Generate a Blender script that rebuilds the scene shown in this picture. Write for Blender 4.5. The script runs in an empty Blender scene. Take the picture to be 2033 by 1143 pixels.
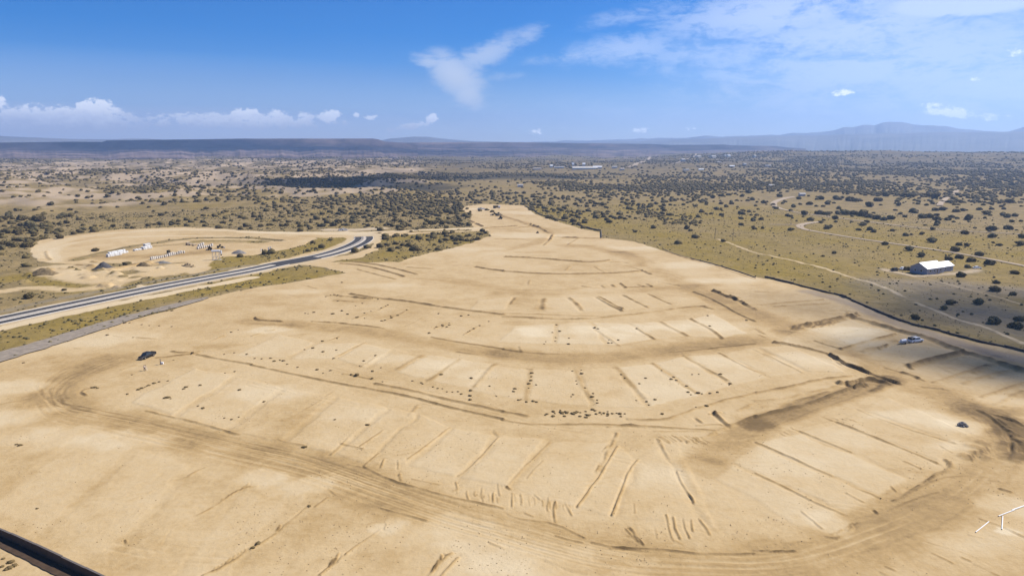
import bpy, bmesh, math, random
import numpy as np
from mathutils import Vector, Matrix
random.seed(7); rng = np.random.default_rng(7)
sc = bpy.context.scene; COL = sc.collection
R = math.radians
# ------------------------------------------------------------------ camera
W0, H0, FPX = 2033.0, 1143.0, 1374.0
CAMH = 65.0
PITCH = math.atan((571.5 - 286.0) / FPX)
cam_d = bpy.data.cameras.new('camera'); cam = bpy.data.objects.new('camera', cam_d); COL.objects.link(cam)
cam.location = (0, 0, CAMH); cam.rotation_euler = (math.pi/2 - PITCH, 0, 0)
cam_d.sensor_fit = 'HORIZONTAL'; cam_d.sensor_width = 36.0; cam_d.lens = 36.0 * FPX / W0
cam_d.clip_start = 0.5; cam_d.clip_end = 200000.0
sc.camera = cam
# ------------------------------------------------------------------ light
SUN_EL, SUN_AZ = R(48), R(68)      # azimuth clockwise from +Y (straight ahead)
SUNV = Vector((math.cos(SUN_EL)*math.sin(SUN_AZ), math.cos(SUN_EL)*math.cos(SUN_AZ), math.sin(SUN_EL)))
sl = bpy.data.lights.new('sun', 'SUN'); sl.energy = 5.0; sl.angle = R(0.5); sl.color = (1.0, 0.965, 0.91)
so = bpy.data.objects.new('sun', sl); COL.objects.link(so); so.rotation_euler = SUNV.to_track_quat('Z', 'Y').to_euler()
so.location = (0, 0, 900)
sc.view_settings.view_transform = 'Standard'; sc.view_settings.look = 'None'
sc.view_settings.exposure = 0.46; sc.view_settings.gamma = 1.0; sc.view_settings.use_curve_mapping = False
sc.cycles.use_denoising = True
sc.cycles.max_bounces = 6; sc.cycles.volume_bounces = 1; sc.cycles.transparent_max_bounces = 16

def pixdir(u, v):
    a = (u - W0/2)/FPX; b = (v - 571.5)/FPX
    cp, sp = math.cos(PITCH), math.sin(PITCH)
    return Vector((a, cp - b*sp, -sp - b*cp)).normalized()
def pixang(u, v):
    d = pixdir(u, v); return math.atan2(d.x, d.y), math.asin(d.z)

# ------------------------------------------------------------------ world: sky with cirrus and far cumulus
class NT:
    def __init__(s, tree): s.t = tree; s.n = tree.nodes; s.l = tree.links
    def new(s, k, **kw):
        n = s.n.new(k)
        for a, b in kw.items(): setattr(n, a, b)
        return n
    def put(s, inp, val):
        if isinstance(val, bpy.types.NodeSocket): s.l.new(val, inp)
        elif val is not None: inp.default_value = val
    def m(s, op, a=None, b=None, c=None, clamp=False):
        n = s.new('ShaderNodeMath', operation=op, use_clamp=clamp)
        for i, q in enumerate((a, b, c)):
            if q is not None: s.put(n.inputs[i], q)
        return n.outputs[0]
    def v(s, op, a=None, b=None):
        n = s.new('ShaderNodeVectorMath', operation=op)
        for i, q in enumerate((a, b)):
            if q is not None: s.put(n.inputs[i], q)
        return n.outputs['Value'] if op in ('DOT_PRODUCT', 'LENGTH') else n.outputs[0]
    def noise(s, vec, scale, detail=4, rough=.55, out='Fac', dist=0.0):
        n = s.new('ShaderNodeTexNoise'); s.put(n.inputs['Vector'], vec)
        n.inputs['Scale'].default_value = scale; n.inputs['Detail'].default_value = detail
        n.inputs['Roughness'].default_value = rough; n.inputs['Distortion'].default_value = dist
        return n.outputs[out]
    def mix(s, f, a, b, mode='MIX'):
        n = s.new('ShaderNodeMix', data_type='RGBA', blend_type=mode); n.clamp_factor = True
        s.put(n.inputs[0], f); s.put(n.inputs[6], a); s.put(n.inputs[7], b); return n.outputs[2]
    def ss(s, val, lo, hi, a=0.0, b=1.0):
        n = s.new('ShaderNodeMapRange', interpolation_type='SMOOTHSTEP')
        s.put(n.inputs[0], val); n.inputs[1].default_value = lo; n.inputs[2].default_value = hi
        n.inputs[3].default_value = a; n.inputs[4].default_value = b; return n.outputs[0]
def C(*c): return (c[0], c[1], c[2], 1.0)

world = bpy.data.worlds.new('World'); sc.world = world; world.use_nodes = True
w = NT(world.node_tree); w.n.clear()
sky = w.new('ShaderNodeTexSky', sky_type='NISHITA', sun_disc=False)
sky.sun_elevation = SUN_EL; sky.sun_rotation = SUN_AZ; sky.altitude = 1700; sky.air_density = 1.0; sky.dust_density = 0.3; sky.ozone_density = 3.0
hs = w.new('ShaderNodeHueSaturation'); hs.inputs['Saturation'].default_value = 1.42; hs.inputs['Value'].default_value = 1.0
w.put(hs.inputs['Color'], w.mix(1.0, sky.outputs[0], C(.84, .90, 1.14), 'MULTIPLY'))
tc = w.new('ShaderNodeTexCoord'); D = w.v('NORMALIZE', tc.outputs['Generated'])
sp = w.new('ShaderNodeSeparateXYZ'); w.l.new(D, sp.inputs[0])
az = w.m('ARCTAN2', sp.outputs[0], sp.outputs[1]); el = w.m('ARCSINE', sp.outputs[2])
cb = w.new('ShaderNodeCombineXYZ'); w.put(cb.inputs[0], az); w.put(cb.inputs[1], el); AE = cb.outputs[0]
def blob(u, v, ru, rv, rot=0, amp=1.0):
    a0, e0 = pixang(u, v); ra, re = ru/FPX*math.cos(a0), rv/FPX
    mp = w.new('ShaderNodeMapping', vector_type='TEXTURE'); w.l.new(AE, mp.inputs[0])
    mp.inputs['Location'].default_value = (a0, e0, 0); mp.inputs['Rotation'].default_value = (0, 0, R(rot)); mp.inputs['Scale'].default_value = (ra, re, 1)
    q = w.v('DOT_PRODUCT', mp.outputs[0], mp.outputs[0])
    return w.m('MULTIPLY', w.m('SUBTRACT', 1.0, q, clamp=True), amp)
def field(bl):
    t = None
    for b in bl:
        x = blob(*b); t = x if t is None else w.m('MAXIMUM', t, x)
    return t
mpn = w.new('ShaderNodeMapping'); w.l.new(AE, mpn.inputs[0]); mpn.inputs['Scale'].default_value = (1, 2.6, 1); mpn.inputs['Rotation'].default_value = (0, 0, R(-7))
n1 = w.noise(mpn.outputs[0], 15, 8, .62, dist=.7); n2 = w.noise(mpn.outputs[0], 60, 6, .62, dist=.5)
nn = w.m('ADD', w.m('MULTIPLY', n1, .68), w.m('MULTIPLY', n2, .32))
# wispy cloud in the middle and the veil of cirrus on the right
wisp = field([(905, 150, 85, 46, -32, 1.0), (860, 125, 60, 22, -12, .8), (960, 110, 110, 34, 24, .75), (1045, 72, 70, 26, 30, .55), (930, 185, 45, 38, -50, .95), (1000, 152, 70, 12, 4, .45), (1090, 118, 90, 14, 8, .4)])
cir = field([(1560, 20, 330, 70, 4, .95), (1920, 5, 190, 30, 0, 1.5), (1240, 100, 150, 42, 6, .75), (1700, 60, 400, 60, 8, .85), (1430, 105, 280, 45, 4, .62), (1930, 90, 320, 110, 0, .6), (1445, 180, 80, 20, 0, .55), (1250, 30, 130, 22, 10, .5), (1750, 110, 520, 150, 0, .75), (2033, 160, 420, 140, 0, .7), (1280, 240, 800, 60, 0, .30), (1100, 245, 380, 36, 0, .32)])
f_w = w.m('MULTIPLY', wisp, w.ss(w.m('ADD', nn, w.m('MULTIPLY', wisp, .34)), .50, .76), clamp=True)
f_c = w.m('MULTIPLY', cir, w.ss(w.m('ADD', nn, w.m('MULTIPLY', cir, .20)), .47, .70), clamp=True)
# low cumulus bank along the horizon
mpc = w.new('ShaderNodeMapping'); w.l.new(AE, mpc.inputs[0]); mpc.inputs['Scale'].default_value = (1, 1.5, 1)
nc = w.noise(mpc.outputs[0], 60, 7, .68); nc2 = w.noise(mpc.outputs[0], 150, 4, .65)
ncc = w.m('ADD', w.m('MULTIPLY', nc, .72), w.m('MULTIPLY', nc2, .28))
cuA = field([(-10, 236, 60, 34, 0, .9), (60, 238, 80, 30, 0, .9), (125, 238, 70, 28, 0, .85), (195, 232, 52, 34, 0, 1.15), (255, 242, 50, 18, 0, .6), (320, 240, 24, 14, 0, .8), (382, 238, 32, 15, 0, .85), (430, 240, 40, 14, 0, .8), (488, 232, 40, 20, 0, 1.0), (552, 233, 30, 18, 0, .8), (600, 235, 30, 14, 0, .65), (655, 232, 30, 16, 0, .9), (737, 233, 16, 8, 0, .85), (706, 229, 9, 6, 0, .6), (858, 235, 17, 11, 20, 1.0), (820, 250, 60, 9, 10, .75), (0, 205, 14, 16, 0, .5), (110, 244, 200, 26, 0, 1.15), (470, 241, 230, 18, 0, .85)])
cuB = field([(1893, 224, 66, 12, -8, 1.0), (1672, 184, 26, 8, 0, .9), (1975, 233, 40, 8, 0, .6), (1062, 262, 30, 10, 0, .5), (1275, 258, 24, 8, 0, .55), (1375, 256, 18, 6, 0, .5), (1860, 212, 36, 8, -6, .6), (1940, 157, 16, 6, 0, .4), (2020, 103, 36, 10, 0, .4)])
f_u = w.ss(w.m('ADD', w.m('MULTIPLY', cuA, .36), w.m('MULTIPLY', ncc, 1.5)), .84, 1.0)
f_u = w.m('MULTIPLY', f_u, w.ss(cuA, 0, .25))
f_v = w.m('MULTIPLY', w.ss(w.m('ADD', w.m('MULTIPLY', cuB, .36), w.m('MULTIPLY', ncc, 1.5)), .86, 1.08), w.ss(cuB, 0, .3))
# thin grey veil under the cumulus bank
veil = field([(90, 258, 420, 46, 0, 1.1), (420, 256, 380, 40, 0, .9), (700, 260, 330, 30, 0, .4)])
col = hs.outputs[0]
SKYB = 4.6
white = lambda s, r=1, g=1, b=1: C(s*r, s*g, s*b)
WHITE = white(8.6, .93, .97, 1.05)
col = w.mix(w.m('MULTIPLY', veil, .62), col, white(8.4, .84, .90, 1.1))
base_v = field([(2033, 120, 760, 210, 0, .85), (1500, 250, 1000, 80, 0, .5), (200, 240, 1500, 120, 0, .7)])
col = w.mix(w.m('MULTIPLY', base_v, .36), col, white(9.5, .80, .90, 1.12))
col = w.mix(w.m('MULTIPLY', f_c, .52), col, white(11.0, .86, .93, 1.08))
col = w.mix(w.m('MULTIPLY', f_w, .66), col, white(9.6, .88, .93, 1.02))
shade_u = w.ss(w.m('SUBTRACT', el, w.m('MULTIPLY', w.m('SUBTRACT', ncc, .5), .05)), pixang(500, 262)[1], pixang(500, 222)[1])
cucol = w.mix(shade_u, white(8.0, .86, .92, 1.06), white(14.5, .97, .985, 1.0))
col = w.mix(w.m('MULTIPLY', f_u, .9), col, cucol)
col = w.mix(w.m('MULTIPLY', f_v, .85), col, white(15, .97, .99, 1.0))
bg = w.new('ShaderNodeBackground'); w.l.new(col, bg.inputs[0]); bg.inputs[1].default_value = 0.076
wo = w.new('ShaderNodeOutputWorld'); w.l.new(bg.outputs[0], wo.inputs[0])

# ------------------------------------------------------------------ numpy noise
def _h(ix, iy, s):
    n = (ix.astype(np.int64)*374761393 + iy.astype(np.int64)*668265263 + s*974711) & 0xffffffff
    n = ((n ^ (n >> 13))*1274126177) & 0xffffffff
    return ((n ^ (n >> 16)) & 0xffffff)/float(0xffffff)
def vn(x, y, s=0):
    x = np.asarray(x, float); y = np.asarray(y, float)
    ix = np.floor(x); iy = np.floor(y); fx = x-ix; fy = y-iy
    fx = fx*fx*(3-2*fx); fy = fy*fy*(3-2*fy)
    a = _h(ix, iy, s); b = _h(ix+1, iy, s); c = _h(ix, iy+1, s); d = _h(ix+1, iy+1, s)
    return (a*(1-fx)+b*fx)*(1-fy) + (c*(1-fx)+d*fx)*fy
def fbm(x, y, sc_, o=4, s=0, g=.5):
    t = 0; a = 1; n = 0; q = 1/sc_
    for i in range(o):
        t = t + a*vn(x*q+17.3*i, y*q-9.1*i, s+i); n += a; a *= g; q *= 2.03
    return t/n
def sst(x, a, b):
    t = np.clip((x-a)/(b-a), 0, 1); return t*t*(3-2*t)
def Hb(x, y):
    """large relief of the land (flat over the building site)"""
    x = np.asarray(x, float); y = np.asarray(y, float)
    r = np.hypot(x, y); th = np.degrees(np.arctan2(x, y))
    far = sst(r, 560, 1150)
    z = far*(fbm(x, y, 260, 4, 3)-.5)*(9+11*sst(r, 900, 3000))
    ridg = 1-np.abs(2*fbm(x, y, 170, 4, 11)-1)
    bad = sst(r, 650, 1000)*(1-sst(r, 2600, 4200))*(1-sst(th, -12, -2))
    z = z + bad*(ridg**2-.45)*19
    z = z + far*(fbm(x, y, 60, 3, 21)-.5)*3.2
    hill = sst(th, 8, 22)*np.exp(-((r-3300)/900)**2)
    z = z + hill*(30+6*fbm(x, y, 200, 3, 5))
    mid = np.exp(-((r-2200)/500)**2)*sst(th, -12, 2)*(1-sst(th, 14, 22)); z = z + mid*5
    flat = sst(r, 4500, 7000)
    return z*(1-flat*.85)
def G(u, v, up=0.0):
    """ground point seen at photograph pixel (u, v)"""
    d = pixdir(u, v); z = 0.0; p = None
    for _ in range(14):
        t = (z-CAMH)/d.z if d.z < -1e-4 else 6000
        t = min(t, 9000); p = Vector((0, 0, CAMH))+d*t; z = .5*z+.5*float(Hb(p.x, p.y)) if abs(z) > 0 else float(Hb(p.x, p.y))
    return Vector((p.x, p.y, float(Hb(p.x, p.y))+up))
CROP = {'A4': (0, 400, 3.572), 'A5': (500, 400, 3.572), 'A6': (1000, 400, 3.572), 'A7': (1500, 400, 3.362),
        'B8': (0, 640, 2.272), 'B1': (500, 640, 2.272), 'B2': (1000, 640, 2.272), 'B3': (1500, 640, 2.272),
        'R1': (0, 180, 2.904), 'R2': (680, 180, 2.904), 'R3': (1333, 180, 2.904), 'V7': (900, 390, 10.165),
        'Z6': (1700, 480, 4.763), 'Y4': (150, 450, 4.518), 'P': (0, 0, 1), 'T2': (580, 440, 9.525), 'X8': (1520, 630, 6.725)}
def K(c, pts):
    ox, oy, s = CROP[c]; return [(ox+x/s, oy+y/s) for x, y in pts]
def KW(c, pts): return [G(*p) for p in K(c, pts)]
def resample(P, step):
    P = [np.array(p[:2], float) for p in P]; out = [P[0]]
    for a, b in zip(P[:-1], P[1:]):
        n = max(1, int(np.linalg.norm(b-a)/step))
        for i in range(1, n+1): out.append(a+(b-a)*i/n)
    return np.array(out)
def smooth(P, it=3):
    P = [np.array(p[:2], float) for p in P]
    for _ in range(it):
        if len(P) < 3: break
        Q = [P[0]]
        for a, b in zip(P[:-1], P[1:]): Q += [a*.75+b*.25, a*.25+b*.75]
        Q.append(P[-1]); P = Q
    return P

# ------------------------------------------------------------------ ground grid (polar round the camera's foot)
th_a = np.concatenate([np.arange(-70, -42, .7), np.arange(-42, 42, .078), np.arange(42, 70, .7), np.arange(70, 290, 5.0)])
TH = np.radians(th_a)
rr = list(np.linspace(2, 76, 24)); r = 78.0
while r < 620: rr.append(r); r *= 1.0023
while r < 3000: rr.append(r); r *= 1.0042
while r < 11500: rr.append(r); r *= 1.02
RR = np.array(rr); NR, NTH = len(RR), len(TH)
GX = RR[:, None]*np.sin(TH)[None, :]; GY = RR[:, None]*np.cos(TH)[None, :]
GZ = Hb(GX, GY)
VEG = np.ones((NR, NTH)); TONE = np.zeros((NR, NTH)); GRAY = np.zeros((NR, NTH)); YEL = np.zeros((NR, NTH)); DH = np.zeros((NR, NTH))
def sl_(P, pad):
    P = np.asarray(P)[:, :2]; rad = np.hypot(P[:, 0], P[:, 1]); t = np.arctan2(P[:, 0], P[:, 1])
    a, b = max(rad.min()-pad, 2), rad.max()+pad; q = pad/max(rad.min(), 20)
    i0, i1 = np.searchsorted(RR, [a, b]); j0, j1 = np.searchsorted(TH, [t.min()-q, t.max()+q])
    return slice(max(i0-1, 0), i1+1), slice(max(j0-1, 0), j1+1)
def pdist(P, X, Y):
    best = np.full(X.shape, 1e9); side = np.zeros(X.shape); s0 = 0; S = np.zeros(X.shape)
    for a, b in zip(P[:-1], P[1:]):
        dx, dy = b[0]-a[0], b[1]-a[1]; L = math.hypot(dx, dy)+1e-9
        t = ((X-a[0])*dx+(Y-a[1])*dy)/L**2; tc_ = np.clip(t, 0, 1)
        ex = X-a[0]-tc_*dx; ey = Y-a[1]-tc_*dy; d = np.hypot(ex, ey)
        m = d < best; best = np.where(m, d, best); side = np.where(m, np.sign(dx*ey-dy*ex), side); S = np.where(m, s0+tc_*L, S); s0 += L
    return best, side, S
def poly_mask(P, soft=0.0, wob=1.0, wsc=8.0):
    P = np.array([list(p[:2]) for p in P]); PP = resample(list(P)+[P[0]], 30)
    si, sj = sl_(PP, 15); X, Y = GX[si, sj], GY[si, sj]
    X = X+wob*(fbm(X, Y, wsc, 3, 31)-.5)*2; Y = Y+wob*(fbm(X, Y, wsc, 3, 37)-.5)*2
    ins = np.zeros(X.shape, bool); n = len(P)
    for i in range(n):
        x1, y1 = P[i]; x2, y2 = P[(i+1) % n]
        if y1 == y2: continue
        c = ((y1 > Y) != (y2 > Y)) & (X < (x2-x1)*(Y-y1)/(y2-y1)+x1); ins ^= c
    f = ins.astype(float)
    if soft > 0:
        d, _, _ = pdist(list(P)+[P[0]], X, Y); d = np.where(ins, d, -d); f = sst(d, -soft, soft)
    return si, sj, f
def setv(A, m, val):
    si, sj, f = m; A[si, sj] = A[si, sj]*(1-f)+val*f
def ridge(c, pts, h=.4, wd=.7, tone=-.45, rough=.6, sm=1, seed=0):
    P = smooth([p[:2] for p in KW(c, pts)], sm)
    si, sj = sl_(resample(P, 8), 4*wd+3); X, Y = GX[si, sj], GY[si, sj]
    jx = (fbm(X, Y, 5, 2, 91)-.5)*1.3*rough; jy = (fbm(X, Y, 5, 2, 95)-.5)*1.3*rough
    d, side, S = pdist(P, X+jx, Y+jy); rad = RR[si][:, None]; wl = np.maximum(wd, rad*.0021)
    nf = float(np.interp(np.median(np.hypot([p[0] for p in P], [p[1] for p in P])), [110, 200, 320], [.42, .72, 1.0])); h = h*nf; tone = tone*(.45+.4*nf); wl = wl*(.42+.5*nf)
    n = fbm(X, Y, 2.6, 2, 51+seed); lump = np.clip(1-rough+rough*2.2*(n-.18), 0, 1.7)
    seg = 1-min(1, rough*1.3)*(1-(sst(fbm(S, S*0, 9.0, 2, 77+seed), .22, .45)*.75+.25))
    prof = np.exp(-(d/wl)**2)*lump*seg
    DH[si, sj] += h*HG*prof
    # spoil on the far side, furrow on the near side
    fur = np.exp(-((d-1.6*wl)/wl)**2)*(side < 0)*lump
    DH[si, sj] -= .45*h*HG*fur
    TONE[si, sj] += tone*np.exp(-(d/(wl*1.1))**2)*np.clip(lump, 0, 1)*seg*TG  # berm line also darkened in colour, adding to its shaded side
HG, TG = 1.0, 1.0
def band(c, pts, wd, tone=0.0, soft=.5, stripes=.0, flat=1, sm=2, gray=None, veg=None, yel=None):
    tone *= .62 if tone < 0 else 1; stripes *= .55
    P = smooth([p[:2] for p in KW(c, pts)], sm); si, sj = sl_(resample(P, 8), wd*1.7+2); X, Y = GX[si, sj], GY[si, sj]
    d, side, S = pdist(P, X, Y); d = d+(fbm(X, Y, 6, 3, 61)-.5)*min(wd*.35, 3)
    f = 1-sst(d, wd*(1-soft)/2+.01, wd*(1+soft)/2+.02)
    TONE[si, sj] += tone*f
    if stripes:
        q = fbm(side*d*2.6, S*.012, 1.0, 3, 71)-.5; TONE[si, sj] += stripes*2*q*f; DH[si, sj] += .16*stripes*q*f
    if flat < 1: DH[si, sj] *= (1-f)+flat*f
    if gray is not None: GRAY[si, sj] = GRAY[si, sj]*(1-f)+gray*f
    if veg is not None: VEG[si, sj] = VEG[si, sj]*(1-f)+veg*f
    if yel is not None: YEL[si, sj] = YEL[si, sj]*(1-f)+yel*f
def spot(c, x, y, rad, tone=0.0, gray=None, veg=None, h=0, asp=1.0):
    tone *= .42 if tone < 0 else .8
    p = KW(c, [(x, y)])[0]; si, sj = sl_([p], rad*1.6*max(asp, 1)); X, Y = GX[si, sj], GY[si, sj]
    d = np.hypot((X-p.x)/asp, Y-p.y)+(fbm(X, Y, rad*.8, 3, 41)-.5)*rad*.9; f = 1-sst(d, rad*.35, rad)
    TONE[si, sj] += tone*f; DH[si, sj] += h*f
    if gray is not None: GRAY[si, sj] = GRAY[si, sj]*(1-f)+gray*f
    if veg is not None: VEG[si, sj] = VEG[si, sj]*(1-f)+veg*f
def PW(pts): return [G(*p) for p in pts]

# --- where the bare graded soil is
GRADED = PW([(925, 409), (960, 405), (1040, 408), (1062, 425), (1100, 438), (1150, 453), (1193, 462), (1195, 473), (1260, 479), (1308, 495), (1364, 512), (1420, 526), (1500, 550), (1550, 559),
    (1619, 577), (1678, 592), (1738, 619), (1797, 643), (1857, 658), (1931, 676), (2033, 699), (2200, 745), (2400, 800)]) + [Vector((150, 60, 0)), Vector((90, -60, 0)), Vector((-130, -60, 0)), Vector((-230, 120, 0))] + PW([
    (-90, 750), (0, 719), (42, 704), (112, 683), (196, 658), (252, 638), (336, 616), (392, 596), (500, 571), (600, 557), (690, 541), (640, 530), (590, 524), (640, 515), (700, 505), (735, 492), (748, 474), (760, 460),
    (840, 461), (935, 458), (940, 452), (932, 440), (938, 425), (915, 418)])
setv(VEG, poly_mask(GRADED, .8, 1.2), 0)
TRI = PW([(655, 520), (712, 512), (748, 497), (762, 470), (830, 464), (930, 460), (968, 458), (975, 466), (955, 476), (900, 492), (850, 504), (785, 521), (720, 520)])
STRIP = PW([(-40, 712), (0, 700), (40, 688), (112, 664), (196, 640), (280, 614), (360, 594), (440, 579), (500, 568), (600, 554), (690, 540.5), (640, 530), (580, 526), (500, 541), (430, 556), (330, 584), (240, 606), (120, 632), (0, 659), (-40, 668)])
setv(VEG, poly_mask(TRI, 1.2, 3), .95); setv(VEG, poly_mask(STRIP, 1.0, 2.5), 1)
setv(YEL, poly_mask(STRIP, 1.0, 2.5), .75); setv(YEL, poly_mask(TRI, 1, 3), .55)
# --- the yard on the left with its ring road
RING = KW('R1', [(175, 955), (185, 900), (240, 862), (350, 843), (500, 822), (700, 800), (1000, 788), (1200, 790), (1500, 812), (1750, 818), (2033, 815), (2170, 826), (2100, 860), (2000, 905), (1800, 950), (1500, 1000), (1260, 1010), (1150, 1010), (1000, 1050), (800, 1040), (760, 1000), (600, 995), (430, 1000), (300, 992), (230, 985)])
setv(VEG, poly_mask(RING, 1, 3), .05)
YARD2 = KW('R1', [(1150, 990), (1300, 960), (1560, 935), (1750, 890), (1830, 850), (1990, 845), (2010, 870), (1900, 910), (1650, 965), (1350, 1025), (1120, 1070)])
setv(VEG, poly_mask(YARD2, 1, 3), .8); setv(YEL, poly_mask(YARD2, 1, 3), .9)
band('R1', [(430, 978), (600, 930), (900, 872), (1150, 848), (1400, 846), (1600, 862)], 9, -.2, .5, veg=.75)
band('R1', [(1150, 868), (1330, 868), (1500, 872)], 14, 0, .6, veg=.7, yel=.6)
band('R1', [(1000, 815), (1250, 812), (1450, 830)], 22, -.15, .6, veg=.4); band('R1', [(560, 950), (800, 905), (1050, 880), (1400, 868)], 10, -.2, .7, veg=.5); band('R1', [(430, 1000), (600, 1030), (850, 1010), (1050, 990)], 8, -.2, .8, veg=.55)
band('R1', [(470, 960), (700, 960), (1000, 950), (1250, 920)], 16, -.45, .6)
band('R1', [(230, 960), (250, 900), (400, 850), (700, 815), (1000, 800), (1300, 802), (1700, 826), (2100, 826)], 12, .35, .5, .3)
band('R1', [(330, 985), (300, 940), (350, 890), (600, 850), (900, 838), (1200, 836), (1650, 868)], 6, .35, .5, .3)
band('R1', [(1140, 1050), (1150, 1000), (1210, 965)], 9, .1, .5, veg=.1)
# left scrub between the yard and the paved road
for x, y, rad, t, vg in [(550, 1010, 9, .1, .3), (700, 1030, 12, .2, .25), (850, 1030, 10, .2, .3), (1000, 1015, 9, .15, .3), (300, 1060, 12, .1, .5), (420, 1040, 10, .2, .4), (600, 1050, 10, .1, .4)]:
    spot('R1', x, y, rad, t, veg=vg, h=.5)
band('A4', [(0, 560), (250, 500), (420, 620), (700, 640), (1200, 560), (1786, 430)], 16, 0, .6, yel=.7)
band('A4', [(0, 780), (400, 690), (1000, 580), (1786, 450)], 5, 0, .6, veg=.9, yel=.5, gray=.4)
band('A4', [(380, 470), (560, 540), (760, 560), (1000, 530), (1300, 480)], 24, .15, .7, veg=.3); band('A4', [(0, 640), (250, 600), (500, 640), (800, 590)], 14, .1, .8, veg=.4)
for k in range(26): spot('A4', random.uniform(100, 1350), random.uniform(450, 620), random.uniform(2, 4.5), random.uniform(-.3, .3), h=random.uniform(.4, 1.3), veg=random.choice((.2, .9)))
# gravel shoulders of the paved road
band('A4', [(0, 845), (600, 718), (1100, 615), (1786, 490)], 19, .25, .35, veg=.0, gray=.25)
band('A4', [(0, 900), (600, 770), (1100, 668), (1786, 540)], 7, .5, .4, veg=.0, gray=.0)
band('A5', [(0, 482), (250, 440), (500, 385), (700, 320), (800, 270), (820, 235)], 20, .3, .4, veg=0, gray=.15)
band('A5', [(-60, 218), (200, 220), (500, 222), (900, 218), (1300, 200), (1600, 190)], 9, .45, .5, veg=.05)
band('A5', [(560, 200), (700, 205), (900, 190)], 16, .3, .6, veg=.1, gray=.3)
# --- tones of the graded soil
X, Y = GX, GY
near = (VEG < .5)
TONE += np.where(near, (fbm(X, Y, 38, 4, 2)-.5)*.42-.04 + (fbm(X, Y*1.0, 9, 3, 8)-.5)*.26 + (fbm(X, Y, 2.2, 3, 18)-.5)*.22, 0)
DH += np.where(near, (fbm(X, Y, 4, 3, 19)-.5)*.16, 0)
MAIN = [('B8', [(520, 170), (400, 215), (290, 265), (225, 330), (270, 395), (450, 430), (700, 480), (950, 540), (1136, 585)]), ('B1', [(0, 585), (200, 625), (400, 690), (600, 760), (800, 830), (1000, 890), (1136, 925)]),
        ('B2', [(0, 925), (200, 985), (450, 1050), (700, 1075), (950, 1085), (1136, 1090)]), ('B3', [(0, 1090), (200, 1065), (400, 1000), (600, 930), (800, 850), (950, 780), (1050, 710), (1110, 640), (1130, 560), (1090, 480), (1000, 400), (880, 345), (750, 295), (600, 245), (450, 170), (330, 110), (150, 20)]),
        ('A6', [(1786, 850), (1600, 740), (1400, 630), (1250, 560), (1100, 490), (950, 410), (800, 355), (650, 320), (450, 312)])]
MP = []
for c, p in MAIN: MP += K(c, p)[(1 if MP else 0):]
band('P', MP, 13, -.48, .6, .16)
band('A5', [(0, 850), (300, 875), (700, 905), (1000, 945), (1300, 1005), (1786, 1080)], 11, -.42, .5, .2)
band('A6', [(0, 1075), (300, 1112), (600, 1115), (900, 1090), (1200, 1055), (1500, 1005), (1786, 985)], 12, -.48, .6, .2)
band('A5', [(1100, 530), (1400, 560), (1786, 610)], 10, -.2, .7, .3); band('A6', [(0, 650), (400, 648), (800, 640), (1200, 608), (1350, 598)], 9, -.2, .7, .3)
band('A5', [(1000, 590), (1150, 545), (1300, 500), (1500, 430), (1786, 350)], 10, .1, .5, .35); band('A6', [(0, 345), (200, 305), (300, 260), (340, 235), (280, 190), (150, 150), (0, 110), (-30, 95)], 9, -.3, .6, .3)
band('B3', [(600, 255), (540, 275), (450, 310), (250, 370), (100, 430), (0, 465)], 7.5, -.75, .4, .3); band('B2', [(1136, 465), (1060, 520), (960, 610)], 9, -.6, .7, .2)
spot('B2', 920, 655, 6.5, -.5, asp=1.3); spot('B2', 850, 585, 3.5, -.35); spot('B2', 560, 680, 4, -.5); spot('B2', 495, 320, 5, -.4); spot('B1', 560, 1090, 5, -.3, asp=1.5); spot('B1', 315, 915, 5, -.3, asp=1.5)
spot('B1', 220, 470, 9, -.3, asp=1.6); spot('B8', 560, 990, 4, -.25); spot('B8', 350, 165, 9, -.45, asp=2); spot('B8', 200, 380, 16, -.3, asp=1.5); spot('A4', 1530, 1030, 6, -.45, asp=1.8); spot('A7', 150, 870, 7, -.5)
spot('A5', 150, 880, 7, -.35, asp=1.8); spot('A6', 790, 355, 6, -.4, asp=2); spot('A6', 1460, 590, 7, -.45, asp=2); spot('A6', 1080, 455, 8, -.3, asp=2.5); spot('A6', 450, 960, 4, -.6); spot('A6', 180, 360, 8, -.4, asp=2.5)
spot('A6', 270, 760, 5, -.4); spot('A6', 100, 860, 5, -.35, asp=1.5)
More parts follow.
